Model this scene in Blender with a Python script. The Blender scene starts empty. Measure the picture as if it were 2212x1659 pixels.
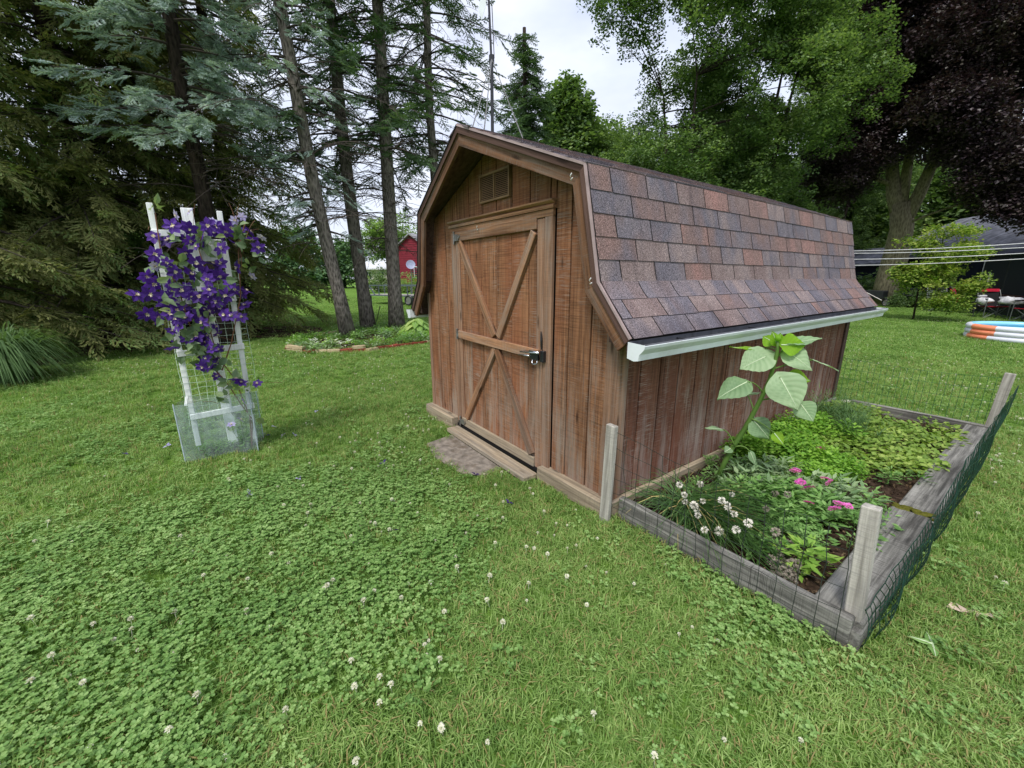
import bpy, bmesh, math, random
import numpy as np
from mathutils import Vector, Matrix, Euler, noise as mnoise
random.seed(7); RNG = np.random.default_rng(7)
SC = bpy.context.scene
COL = SC.collection
R = math.radians

# ---------------------------------------------------------------- camera
F_PX = 882.8                                   # focal length for a picture 2212 wide
YAW, PIT, ROL = R(-54.018), R(-14.526), R(-.152)
CAM = Vector((1.44, -1.765, 1.39))
FW = Vector((math.sin(YAW)*math.cos(PIT), math.cos(YAW)*math.cos(PIT), math.sin(PIT)))
_r = Vector((math.cos(YAW), -math.sin(YAW), 0)); _u = _r.cross(FW)
RT = _r*math.cos(ROL) + _u*math.sin(ROL)
UP = -_r*math.sin(ROL) + _u*math.cos(ROL)
cd = bpy.data.cameras.new("camera"); cam = bpy.data.objects.new("camera", cd); COL.objects.link(cam)
cd.sensor_width = 36; cd.lens = F_PX/2212*36; cd.clip_start = .02; cd.clip_end = 2000
m3 = Matrix((RT, UP, -FW)).transposed()
cam.matrix_world = Matrix.Translation(CAM) @ m3.to_4x4()
SC.camera = cam

# ---------------------------------------------------------------- world, sun, exposure
W = bpy.data.worlds.new("World"); SC.world = W; W.use_nodes = True
nt = W.node_tree; nt.nodes.clear()
SUN_EL, SUN_AZ = R(57), R(150)                 # azimuth from +y (clockwise)
sky = nt.nodes.new("ShaderNodeTexSky"); sky.sky_type = 'NISHITA'; sky.sun_disc = False
sky.sun_elevation = SUN_EL; sky.sun_rotation = SUN_AZ; sky.air_density = 1.2; sky.dust_density = 3
tc = nt.nodes.new("ShaderNodeTexCoord"); mp = nt.nodes.new("ShaderNodeMapping")
mp.inputs['Scale'].default_value = (1.3, 1.3, 3.2)
no = nt.nodes.new("ShaderNodeTexNoise"); no.inputs['Scale'].default_value = 2.6; no.inputs['Detail'].default_value = 5
cr = nt.nodes.new("ShaderNodeValToRGB")
cr.color_ramp.elements[0].position = .36; cr.color_ramp.elements[0].color = (.72, .72, .72, 1)
cr.color_ramp.elements[1].position = .66; cr.color_ramp.elements[1].color = (1, 1, 1, 1)
no2 = nt.nodes.new("ShaderNodeTexNoise"); no2.inputs['Scale'].default_value = 4.5; no2.inputs['Detail'].default_value = 4
cr2 = nt.nodes.new("ShaderNodeValToRGB")
cr2.color_ramp.elements[0].position = .3; cr2.color_ramp.elements[0].color = (3.5, 3.75, 4.6, 1)
cr2.color_ramp.elements[1].position = .7; cr2.color_ramp.elements[1].color = (4.5, 4.7, 5.3, 1)
mx = nt.nodes.new("ShaderNodeMix"); mx.data_type = 'RGBA'
bg = nt.nodes.new("ShaderNodeBackground"); bg.inputs['Strength'].default_value = .12
wo = nt.nodes.new("ShaderNodeOutputWorld")
L = nt.links.new
L(tc.outputs['Generated'], mp.inputs['Vector']); L(mp.outputs[0], no.inputs['Vector']); L(mp.outputs[0], no2.inputs['Vector'])
L(no.outputs['Fac'], cr.inputs[0]); L(no2.outputs['Fac'], cr2.inputs[0])
L(cr.outputs[0], mx.inputs['Factor']); L(sky.outputs[0], mx.inputs['A']); L(cr2.outputs[0], mx.inputs['B'])
L(mx.outputs['Result'], bg.inputs['Color']); L(bg.outputs[0], wo.inputs['Surface'])
sd = bpy.data.lights.new("sun", 'SUN'); sd.energy = 1.5; sd.angle = R(14); sd.color = (1, .96, .9)
sun = bpy.data.objects.new("sun", sd); COL.objects.link(sun)
sdir = Vector((math.sin(SUN_AZ)*math.cos(SUN_EL), math.cos(SUN_AZ)*math.cos(SUN_EL), math.sin(SUN_EL)))
sun.rotation_euler = sdir.to_track_quat('Z', 'Y').to_euler()
SC.view_settings.view_transform = 'Standard'; SC.view_settings.look = 'None'
SC.view_settings.exposure = 1.0; SC.view_settings.gamma = 1; SC.view_settings.use_curve_mapping = False
SC.render.engine = 'CYCLES'
SC.cycles.max_bounces = 7; SC.cycles.diffuse_bounces = 3; SC.cycles.transparent_max_bounces = 12
SC.cycles.transmission_bounces = 4; SC.cycles.caustics_reflective = False; SC.cycles.caustics_refractive = False

# ---------------------------------------------------------------- helpers
def ray(x, y): return FW + RT*((x-1106)/F_PX) - UP*((y-829.5)/F_PX)
def gnd(x, y, z=0.0):
    d = ray(x, y); return CAM + d*((z-CAM.z)/d.z)
def at(x, y, dist):
    d = ray(x, y); return CAM + d*(dist/math.hypot(d.x, d.y))
WL = {}
def thing(name, label, cat, loc=(0, 0, 0), group=None, kind=None):
    o = bpy.data.objects.new(name, None); COL.objects.link(o); o.location = loc
    o.empty_display_size = .1
    WL[o.name] = Vector(loc); tag(o, label, cat, group, kind); return o
def tag(o, label=None, cat=None, group=None, kind=None):
    if label: o['label'] = label
    if cat: o['category'] = cat
    if group: o['group'] = group
    if kind: o['kind'] = kind
    return o
def link_mesh(name, me, parent=None, loc=None, rot=None, scl=None, kind=None):
    """an object that uses (shares) a mesh; loc is in the world"""
    o = bpy.data.objects.new(name, me); COL.objects.link(o)
    base = WL[parent.name] if parent else Vector((0, 0, 0))
    wl = Vector(loc) if loc is not None else base
    if parent: o.parent = parent
    o.location = wl-base
    if rot is not None:
        if isinstance(rot, Matrix):
            o.rotation_mode = 'QUATERNION'; o.rotation_quaternion = rot.to_quaternion()
        else: o.rotation_euler = rot
    if scl is not None: o.scale = scl if hasattr(scl, '__len__') else (scl,)*3
    WL[o.name] = wl
    if kind: o['kind'] = kind
    return o
def frame(x, z):
    """rotation matrix with local x along x and local z near z"""
    x = Vector(x).normalized(); y = Vector(z).cross(x)
    if y.length < 1e-5: y = Vector((0, 1, 0)).cross(x)
    y.normalize(); z = x.cross(y)
    return Matrix((x, y, z)).transposed()
class MB:
    def __init__(s): s.v = []; s.f = []; s.m = []; s.cv = []; s.allcv = None
    def face(s, idx, m=0): s.f.append(tuple(idx)); s.m.append(m)
    def poly(s, pts, m=0):
        b = len(s.v); s.v += [Vector(p) for p in pts]; s.face(range(b, b+len(pts)), m)
    def box(s, lo, hi, m=0, M=None):
        x0, y0, z0 = lo; x1, y1, z1 = hi
        P = [Vector(p) for p in ((x0,y0,z0),(x1,y0,z0),(x1,y1,z0),(x0,y1,z0),(x0,y0,z1),(x1,y0,z1),(x1,y1,z1),(x0,y1,z1))]
        if M is not None: P = [M @ p for p in P]
        b = len(s.v); s.v += P
        for q in ((0,3,2,1),(4,5,6,7),(0,1,5,4),(1,2,6,5),(2,3,7,6),(3,0,4,7)): s.face([b+i for i in q], m)
    def beam(s, p0, p1, w, t, up=(0, 0, 1), m=0):
        p0, p1 = Vector(p0), Vector(p1); Mx = frame(p1-p0, up).to_4x4(); Mx.translation = p0
        s.box((0, -w/2, -t/2), ((p1-p0).length, w/2, t/2), m, Mx)
    def tube(s, pts, rad, n=6, m=0, cap=True):
        pts = [Vector(p) for p in pts]; k = len(pts)
        if not hasattr(rad, '__len__'): rad = [rad]*k
        prev = None; b0 = len(s.v)
        for i, p in enumerate(pts):
            t = (pts[min(i+1, k-1)]-pts[max(i-1, 0)])
            if t.length < 1e-9: t = Vector((0, 0, 1))
            t.normalize()
            a = Vector((0, 0, 1)) if abs(t.z) < .9 else Vector((1, 0, 0))
            u = (prev - t*prev.dot(t)) if prev is not None else a.cross(t)
            if u.length < 1e-6: u = a.cross(t)
            u.normalize(); w = t.cross(u); prev = u
            for j in range(n):
                an = 2*math.pi*j/n; s.v.append(p + (u*math.cos(an)+w*math.sin(an))*rad[i])
        for i in range(k-1):
            for j in range(n):
                a = b0+i*n+j; c = b0+i*n+(j+1) % n
                s.face((a, c, c+n, a+n), m)
        if cap:
            s.face([b0+j for j in range(n)][::-1], m); s.face([b0+(k-1)*n+j for j in range(n)], m)
    def extrude(s, prof, d, m=0):
        """prof: closed list of points, pushed along the vector d"""
        d = Vector(d); n = len(prof); b = len(s.v)
        s.v += [Vector(p) for p in prof] + [Vector(p)+d for p in prof]
        s.face(range(b, b+n), m); s.face([b+n+i for i in range(n)][::-1], m)
        for i in range(n):
            j = (i+1) % n; s.face((b+i, b+n+i, b+n+j, b+j), m)
    def sphere(s, c, r, nu=8, nv=5, m=0, sq=(1, 1, 1)):
        c = Vector(c); b = len(s.v)
        s.v.append(c+Vector((0, 0, r*sq[2])))
        for i in range(1, nv):
            for j in range(nu):
                th = math.pi*i/nv; ph = 2*math.pi*j/nu
                s.v.append(c+Vector((r*sq[0]*math.sin(th)*math.cos(ph), r*sq[1]*math.sin(th)*math.sin(ph), r*sq[2]*math.cos(th))))
        s.v.append(c-Vector((0, 0, r*sq[2]))); e = len(s.v)-1
        for j in range(nu): s.face((b, b+1+j, b+1+(j+1) % nu), m)
        for i in range(nv-2):
            for j in range(nu):
                a = b+1+i*nu+j; a2 = b+1+i*nu+(j+1) % nu; s.face((a, a+nu, a2+nu, a2), m)
        for j in range(nu): s.face((e, b+1+(nv-2)*nu+(j+1) % nu, b+1+(nv-2)*nu+j), m)
    def card(s, p, d, nrm, ln, wd, m=0, fold=.15):
        """a leaf: rhombus with a fold along its rib"""
        d = Vector(d).normalized(); sd_ = d.cross(Vector(nrm))
        if sd_.length < 1e-5: sd_ = d.cross(Vector((1, .3, .2)))
        sd_.normalize(); n = sd_.cross(d); p = Vector(p)
        b = len(s.v)
        s.v += [p, p+d*ln*.45+sd_*wd/2+n*wd*fold, p+d*ln, p+d*ln*.45-sd_*wd/2+n*wd*fold]
        s.face((b, b+1, b+2), m); s.face((b, b+2, b+3), m)
        c = random.random(); s.cv += [(b, c)]
    def mesh(s, name, mats, off=None, bevel=0, smooth=False):
        me = bpy.data.meshes.new(name)
        vs = [tuple(v-off) for v in s.v] if off is not None else [tuple(v) for v in s.v]
        me.from_pydata(vs, [], s.f)
        for m in (mats if isinstance(mats, (list, tuple)) else [mats]): me.materials.append(m)
        if any(s.m): me.polygons.foreach_set('material_index', s.m)
        if s.cv:
            a = me.attributes.new('cv', 'FLOAT', 'POINT'); arr = np.full(len(vs), .5, dtype=np.float32)
            for b, c in s.cv: arr[b:b+4] = c
            if s.allcv: arr[:] = s.allcv
            a.data.foreach_set('value', arr)
        if smooth: me.polygons.foreach_set('use_smooth', [True]*len(me.polygons))
        if bevel:
            bm = bmesh.new(); bm.from_mesh(me); bmesh.ops.remove_doubles(bm, verts=bm.verts, dist=1e-6)
            bmesh.ops.recalc_face_normals(bm, faces=bm.faces)
            bmesh.ops.bevel(bm, geom=[e for e in bm.edges], offset=bevel, segments=1, affect='EDGES', clamp_overlap=True)
            bm.to_mesh(me); bm.free()
        me.update(); return me
    def build(s, name, mats, parent=None, bevel=0, smooth=False, kind=None, loc=None):
        off = WL[parent.name] if parent else (Vector(loc) if loc is not None else None)
        me = s.mesh(name, mats, off, bevel, smooth)
        o = link_mesh(name, me, parent, loc=(off if parent is None else None))
        if kind: o['kind'] = kind
        return o
def bez(p0, p1, p2, n=8):
    p0, p1, p2 = Vector(p0), Vector(p1), Vector(p2)
    return [(p0*(1-t)**2 + p1*2*t*(1-t) + p2*t*t) for t in [i/n for i in range(n+1)]]

# ---------------------------------------------------------------- materials
def lin(r, g, b, k=1.0):
    f = lambda c: ((c/255)/12.92 if c/255 <= .04045 else ((c/255+.055)/1.055)**2.4)*k
    return (f(r), f(g), f(b), 1)
class Mat:
    def __init__(s, name, rough=.8, spec=.3):
        s.m = bpy.data.materials.new(name); s.m.use_nodes = True; s.t = s.m.node_tree; s.t.nodes.clear()
        s.out = s.n('OutputMaterial'); s.b = s.n('BsdfPrincipled'); s.b.inputs['Roughness'].default_value = rough
        s.b.inputs['Specular IOR Level'].default_value = spec
        s.l(s.b.outputs[0], s.out.inputs['Surface']); s._pos = None
    def n(s, t, **k):
        x = s.t.nodes.new('ShaderNode'+t)
        for a, v in k.items():
            if a in ('op',): x.operation = v
            elif a in x.inputs: x.inputs[a].default_value = v
            else: setattr(x, a, v)
        return x
    def l(s, a, b): s.t.links.new(a, b)
    def pos(s):
        if s._pos is None: s._pos = s.n('NewGeometry').outputs['Position']
        return s._pos
    def orand(s): return s.n('ObjectInfo').outputs['Random']
    def vec(s, src, scale=(1, 1, 1), shift_by=None):
        mp = s.n('Mapping'); mp.inputs['Scale'].default_value = scale; s.l(src, mp.inputs['Vector'])
        if shift_by is not None:
            k = s.n('VectorMath', operation='SCALE'); k.inputs[0].default_value = (31, 17, 23); s.l(shift_by, k.inputs['Scale'])
            s.l(k.outputs[0], mp.inputs['Location'])
        return mp.outputs[0]
    def noise(s, v, scale=5, detail=4, rough=.55, dist=0):
        x = s.n('TexNoise'); x.inputs['Scale'].default_value = scale; x.inputs['Detail'].default_value = detail
        x.inputs['Roughness'].default_value = rough; x.inputs['Distortion'].default_value = dist
        s.l(v, x.inputs['Vector']); return x.outputs['Fac']
    def ramp(s, f, stops):
        x = s.n('ValToRGB'); e = x.color_ramp.elements
        while len(e) < len(stops): e.new(.5)
        for i, (p, c) in enumerate(stops):
            e[i].position = p; e[i].color = c if hasattr(c, '__len__') else (c, c, c, 1)
        s.l(f, x.inputs[0]); return x.outputs[0]
    def mix(s, f, a, b, mode='MIX'):
        x = s.n('Mix'); x.data_type = 'RGBA'; x.blend_type = mode
        for sock, v in (('Factor', f), ('A', a), ('B', b)):
            if hasattr(v, 'links') or isinstance(v, bpy.types.NodeSocket): s.l(v, x.inputs[sock] if sock == 'Factor' else [i for i in x.inputs if i.name == sock and i.type == 'RGBA'][0])
            elif sock == 'Factor': x.inputs['Factor'].default_value = v
            else: [i for i in x.inputs if i.name == sock and i.type == 'RGBA'][0].default_value = v
        return [o for o in x.outputs if o.type == 'RGBA'][0]
    def math(s, op, a, b=0.0):
        x = s.n('Math'); x.operation = op
        for i, v in enumerate((a, b)):
            if isinstance(v, bpy.types.NodeSocket): s.l(v, x.inputs[i])
            else: x.inputs[i].default_value = v
        return x.outputs[0]
    def color(s, c):
        if isinstance(c, bpy.types.NodeSocket): s.l(c, s.b.inputs['Base Color'])
        else: s.b.inputs['Base Color'].default_value = c
    def bump(s, h, strength=.3, dist=.01):
        x = s.n('Bump'); x.inputs['Strength'].default_value = strength; x.inputs['Distance'].default_value = dist
        s.l(h, x.inputs['Height']); s.l(x.outputs[0], s.b.inputs['Normal'])
def plain(name, c, rough=.6, spec=.4, var=.12, scale=14, metal=0, bump=.05, dirt=None):
    """one colour with slight wear"""
    M = Mat(name, rough, spec); v = M.vec(M.pos(), (1, 1, 1), M.orand())
    f = M.noise(v, scale, 5)
    lo = tuple(x*(1-var*2) for x in c[:3])+(1,); hi = tuple(min(1, x*(1+var)) for x in c[:3])+(1,)
    col = M.ramp(f, [(.3, lo), (.7, hi)])
    if dirt:
        g = M.noise(v, scale*.4, 6, .7); col = M.mix(M.ramp(g, [(.5, 0.), (.72, 1.)]), col, dirt)
    M.color(col); M.b.inputs['Metallic'].default_value = metal
    if bump: M.bump(M.noise(v, scale*6, 3), bump, .004)
    return M.m
def wood(name, dark, light, grey, greyamt=.5, saw=.5, grain='z', rough=.85, red=None, obj=False, low=False):
    M = Mat(name, rough, .2)
    src = M.n('TexCoord').outputs['Object'] if obj else M.pos()
    rnd = M.orand()
    sc = {'x': (1.2, 30, 30), 'y': (30, 1.2, 30), 'z': (30, 30, 1.2)}[grain]
    sw = {'x': (210, 5, 5), 'y': (2.5, 170, 2.5), 'z': (5, 5, 210)}[grain]
    wr = {'x': (1.0, 7, 7), 'y': (7, 1.0, 7), 'z': (7, 7, 1.0)}[grain]
    g = M.noise(M.vec(src, sc, rnd), 1.6, 6, .62, .4)
    col = M.ramp(g, [(.3, dark), (.62, light)])
    if red is not None: col = M.mix(M.ramp(M.noise(M.vec(src, wr, rnd), .8, 3), [(.42, 0.), (.66, .75)]), col, red)
    sn = M.noise(M.vec(src, sw, rnd), 1.0, 3, .6)
    if saw:
        dk = M.mix(1.0, col, M.ramp(sn, [(.38, 1-saw), (.56, 1.06)]), 'MULTIPLY')
        amt = M.ramp(M.noise(M.vec(src, (3, 3, 3), rnd), 1.2, 3), [(.32, .25), (.6, 1.)])
        col = M.mix(amt, col, dk)
        sc2 = M.noise(M.vec(src, {'x': (330, 9, 9), 'y': (9, 330, 9), 'z': (9, 9, 330)}[grain], rnd), 1.0, 2, .5); sc3 = M.noise(M.vec(src, (5, 5, 2.4), rnd), 1.0, 4, .6)
        col = M.mix(M.math('MULTIPLY', M.ramp(sc2, [(.55, 0.), (.66, .8)]), M.ramp(sc3, [(.42, 0.), (.62, 1.)])), col, grey)
    gm = M.noise(M.vec(src, wr, rnd), 1.3, 7, .7)
    gm2 = M.noise(M.vec(src, tuple(x*1.0 for x in sc), rnd), 3.5, 5, .7)
    both = M.math('ADD', M.math('MULTIPLY', gm, .65), M.math('MULTIPLY', gm2, .35))
    if low:                                      # more wear near the ground, where rain splashes
        z = M.n('SeparateXYZ'); M.l(M.pos(), z.inputs[0])
        both = M.math('ADD', both, M.math('MULTIPLY', M.math('SUBTRACT', .55, z.outputs['Z']), .12))
    t0 = .66-.2*greyamt
    col = M.mix(M.ramp(both, [(t0-.07, 0.), (t0+.1, .85)]), col, grey)
    kn = M.n('TexVoronoi'); kn.inputs['Scale'].default_value = 1.0; M.l(M.vec(src, {'x': (2.2, 9, 9), 'y': (9, 2.2, 9), 'z': (9, 9, 2.2)}[grain], rnd), kn.inputs['Vector'])
    col = M.mix(M.ramp(kn.outputs['Distance'], [(.05, .8), (.13, 0.)]), col, tuple(x*.45 for x in dark[:3])+(1,))
    br = M.math('ADD', M.math('MULTIPLY', rnd, .34), .83)
    cc = M.n('CombineXYZ'); [M.l(br, cc.inputs[i]) for i in range(3)]
    col = M.mix(1.0, col, cc.outputs[0], 'MULTIPLY')
    M.color(col)
    M.bump(M.math('ADD', g, M.math('MULTIPLY', sn, .8)), .55, .003)
    return M.m
def leafmat(name, cols, trans=.35, rough=.55, spec=.35, nscale=.35, tcol=None):
    """cols: ramp from dark to light; varies per leaf, per spray and in slow drifts"""
    M = Mat(name, rough, spec)
    at_ = M.n('Attribute'); at_.attribute_name = 'cv'; at_.attribute_type = 'GEOMETRY'
    big = M.noise(M.pos(), nscale, 3)
    f = M.math('ADD', M.math('MULTIPLY', at_.outputs['Fac'], .35), M.math('MULTIPLY', M.orand(), .3))
    f = M.math('ADD', f, M.math('MULTIPLY', big, .55))
    n = len(cols); col = M.ramp(f, [(.22+.66*i/(n-1), c) for i, c in enumerate(cols)])
    M.color(col)
    tr = M.n('BsdfTranslucent'); tint = M.mix(1.0, col, tcol or (1.25, 1.35, .6, 1), 'MULTIPLY'); M.l(tint, tr.inputs['Color'])
    ms = M.n('MixShader'); ms.inputs[0].default_value = trans
    M.l(M.b.outputs[0], ms.inputs[1]); M.l(tr.outputs[0], ms.inputs[2]); M.l(ms.outputs[0], M.out.inputs['Surface'])
    return M.m
def bark(name, dark, light, scale=1.0, bump=1.0):
    M = Mat(name, .95, .1); v = M.vec(M.pos(), (11*scale, 11*scale, 3.2*scale))
    x = M.n('TexVoronoi'); x.inputs['Scale'].default_value = 2.2; M.l(v, x.inputs['Vector'])
    nn = M.noise(v, 2.5, 6, .7); f = M.math('ADD', M.math('MULTIPLY', x.outputs['Distance'], .55), M.math('MULTIPLY', nn, .6))
    M.color(M.ramp(f, [(.3, dark), (.72, light)])); M.bump(f, bump, .05); return M.m

# colours of the place
m_ply = wood('stained_siding', lin(78, 50, 34), lin(156, 112, 80), lin(150, 138, 126), .54, .42, 'z', red=lin(140, 90, 62), low=True)
m_plyside = wood('stained_side_siding', lin(72, 46, 36), lin(134, 92, 72), lin(166, 152, 142), .46, .2, 'z', red=lin(122, 78, 62), low=True)
m_trim = wood('stained_trim', lin(92, 64, 46), lin(166, 124, 92), lin(146, 134, 122), .5, .1, 'x', obj=True)
m_trimz = wood('stained_trim_upright', lin(96, 72, 56), lin(152, 118, 94), lin(136, 124, 114), .62, .1, 'z')
m_fascia = wood('fascia_wood', lin(66, 46, 34), lin(126, 90, 64), lin(118, 106, 96), .56, .1, 'x', obj=True)
m_darktrim = wood('dark_brown_trim', lin(62, 46, 40), lin(98, 76, 68), lin(110, 95, 90), .2, 0, 'x', obj=True)
m_lumber = wood('pale_weathered_lumber', lin(112, 100, 84), lin(178, 162, 138), lin(140, 134, 124), .55, .1, 'x', obj=True)
m_grey = wood('grey_weathered_wood', lin(118, 114, 106), lin(178, 174, 164), lin(120, 118, 114), .4, .05, 'x', obj=True)
m_bedw = wood('grey_bed_timber', lin(74, 73, 69), lin(146, 144, 137), lin(52, 50, 47), .66, .1, 'x', obj=True)
m_white = None

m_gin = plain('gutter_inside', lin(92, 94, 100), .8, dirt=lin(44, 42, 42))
def stain_shingle():
    M = Mat('asphalt_shingle', .95, .15); p = M.pos(); rnd = M.orand()
    v = M.vec(p, (1, 1, 1), None)
    sl = M.noise(M.vec(p, (.6, 3.2, 1.6), M.math('MULTIPLY', rnd, .25)), 1.5, 2, .5)
    f = M.math('ADD', M.math('MULTIPLY', rnd, .62), M.math('MULTIPLY', sl, .5))
    col = M.ramp(f, [(.14, lin(88, 86, 96)), (.3, lin(108, 102, 108)), (.42, lin(112, 96, 94)), (.54, lin(128, 114, 112)), (.66, lin(98, 94, 102)), (.8, lin(118, 98, 94)), (.99, lin(140, 108, 102))])
    sp = M.noise(v, 150, 4, .85)
    col = M.mix(.85, col, M.ramp(sp, [(.36, .25), (.5, 1.0), (.62, 2.5)]), 'MULTIPLY')
    st = M.noise(M.vec(p, (2, 9, 1.0)), 1.0, 5, .65)
    z = M.n('SeparateXYZ'); M.l(p, z.inputs[0])
    low = M.math('MULTIPLY', M.math('SUBTRACT', 1.24, z.outputs['Z']), 1.5)   # gutter splash and algae on the lowest course
    lowc = M.n('Math', operation='MAXIMUM'); M.l(low, lowc.inputs[0]); lowc.inputs[1].default_value = 0
    col = M.mix(M.ramp(M.math('ADD', st, lowc.outputs[0]), [(.56, 0.), (.82, .62)]), col, lin(70, 62, 66))
    M.color(col); M.bump(sp, .5, .003); return M.m
m_sh = stain_shingle()
m_dark = plain('black_underlay_lap_shade', lin(22, 20, 20), .9)  # also colours shingle edges, as painted shadow under the laps
m_gutter = plain('white_painted_gutter', lin(226, 232, 234), .35, .5, .05, 6, bump=.02, dirt=lin(200, 204, 200))
m_drip = plain('drip_edge_metal', lin(170, 150, 148), .5)
m_galv = plain('galvanised_metal', lin(150, 150, 148), .45, .5, .2, 40, .7, dirt=lin(120, 92, 70))
m_black = plain('black_metal', lin(30, 32, 36), .35, .6)
m_chrome = plain('worn_chrome', lin(190, 196, 204), .25, .6, .2, 60, .9)
m_whitepaint = wood('flaking_white_paint', lin(206, 210, 208), lin(240, 242, 240), lin(120, 118, 110), .02, 0, 'z')
m_whiteplain = plain('white_plastic', lin(232, 232, 230), .5)
m_concrete = plain('rough_concrete', lin(138, 130, 120), .95, .1, .25, 18, bump=.5, dirt=lin(96, 84, 70))
m_greenwire = plain('green_coated_wire', lin(26, 62, 52), .45, .5)
m_rustwire = plain('dark_fence_wire', lin(48, 56, 50), .6, .4)
m_net = plain('pale_plastic_netting', lin(206, 226, 206), .6)
m_soil = plain('garden_soil', lin(74, 60, 50), 1, .05, .45, 30, bump=1, dirt=lin(40, 32, 26))

# ================================================================ THE SHED
S = thing('garden_shed', 'brown gambrel roof wooden shed with cross braced door and red grey shingles', 'shed')
BW = 2.386; Ln = 3.722; MX = -BW/2
SB = .10                                             # bottom of the siding
OX = [(-1.193, 2.356, -.287), (-.19, 1.95, -.116), (-.062, 1.368, -.116), (.165, 1.097, -.116)]   # x, z and front overhang of the right side, ridge to eave
YF = 3.872
def prof_z(x):                                        # outside roof height over x
    x = x if x > MX else 2*MX-x
    for (x0, z0, _), (x1, z1, _) in zip(OX, OX[1:]):
        if x0 <= x <= x1: return z0+(z1-z0)*(x-x0)/(x1-x0)
    return OX[-1][1]
def siding(name, xa, xb, zlo, y, th, mat, parent, zhi=None):
    pts = [xa]+[q for q in (MX, -.19, 2*MX+.19, -.062, 2*MX+.062) if xa < q < xb]+[xb]; pts.sort()
    pr = [(xa, y, zlo), (xb, y, zlo)]
    top = [(x, y, (min(prof_z(x)-.05, zhi) if zhi else prof_z(x)-.05)) for x in pts][::-1]
    b = MB(); b.extrude(pr+top, (0, th, 0)); return b.build(name, mat, parent)
# dark core walls behind the boards
b = MB(); core = [(-BW+.02, .03, .06), (-.02, .03, .06)]
core += [(x, .03, prof_z(x)-.045) for x in (-.02, -.06, -.19, MX, 2*MX+.19, 2*MX+.06, -BW+.02)]
b.extrude(core, (0, Ln-.06, 0)); b.build('wall_core', m_dark, S)
gv = .012
xs = [-BW, -2.184, -1.985, -1.84]
for a, c in zip(xs, xs[1:]): siding('plank', a+gv/2, c-gv/2, SB, 0, .012, m_ply, S)
xs = [-1.84, -1.76, -1.562, -1.369, -1.172, -.984, -.787, -.585, -.53]
for a, c in zip(xs, xs[1:]): siding('plank', a+gv/2, c-gv/2, 1.80, 0, .012, m_ply, S)
xs = [-.53, -.396, -.208, -.075]
for a, c in zip(xs, xs[1:]): siding('plank', a+gv/2, c-gv/2, SB-.01, 0, .012, m_ply, S)
# corner boards
b = MB(); b.box((-.078, -.012, SB-.015), (.012, .010, 1.25)); b.build('corner_board', m_trimz, S, bevel=.003)
b = MB(); b.box((.0125, -.010, SB), (.016, .072, 1.25)); b.box((-.001, .0105, SB), (.0125, .072, 1.25)); b.build('corner_board', m_trimz, S)
b = MB(); b.box((-BW-.014, -.012, SB), (-BW+.03, .010, 1.25)); b.build('corner_board', m_trimz, S, bevel=.003)
# side wall planks
ys = [.075, .209, .402, .6, .804, 1.007, 1.21, 1.42, 1.62, 1.82, 2.03, 2.23, 2.43, 2.64, 2.84, 3.04, 3.25, 3.45, 3.64]
for a, c in zip(ys, ys[1:]):
    b = MB(); b.box((-.012, a+gv/2, SB), (0, c-gv/2, 1.27)); b.build('plank', m_plyside, S, bevel=.0015)
b = MB(); b.box((-.012, 3.645, SB), (.014, Ln+.012, 1.27)); b.build('corner_board', m_darktrim, S)
b = MB(); b.box((-BW-.001, .02, SB), (-BW+.012, Ln, 1.27)); b.build('side_wall', m_plyside, S)
b = MB(); b.extrude([(x, Ln-.02, z) for x, z in ((-BW, SB), (0, SB), (0, 1.24), (-.10, 1.35), (-.23, 1.90), (MX, 2.29), (2*MX+.23, 1.90), (2*MX+.10, 1.35), (-BW, 1.24))], (0, .012, 0)); b.build('back_wall', m_ply, S)
# gable vent
v = thing_v = MB(); fx0, fx1, fz0, fz1 = -1.372, -.990, 1.927, 2.118
for lo, hi in (((fx0, -.022, fz0), (fx1, -.0005, fz0+.014)), ((fx0, -.022, fz1-.014), (fx1, -.0005, fz1)), ((fx0, -.022, fz0+.014), (fx0+.014, -.0005, fz1-.014)), ((fx1-.014, -.022, fz0+.014), (fx1, -.0005, fz1-.014)), ((-1.186, -.020, fz0+.014), (-1.176, -.0005, fz1-.014))): v.box(lo, hi)
m_vent = plain('tan_vent_plastic', lin(142, 112, 80), .6, dirt=lin(104, 80, 58))
vo = v.build('vent', m_vent, S)
b = MB()
for k in range(14):
    z = fz0+.019+k*.0118
    b.poly([(fx0+.014, -.019, z), (fx1-.014, -.019, z), (fx1-.014, -.013, z+.0078), (fx0+.014, -.013, z+.0078)])
b.build('louvre_slats', m_vent, vo)
b = MB(); b.poly([(fx0+.01, -.0012, fz0+.01), (fx1-.01, -.0012, fz0+.01), (fx1-.01, -.0012, fz1-.01), (fx0+.01, -.0012, fz1-.01)]); b.build('screen', m_dark, vo)
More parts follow.
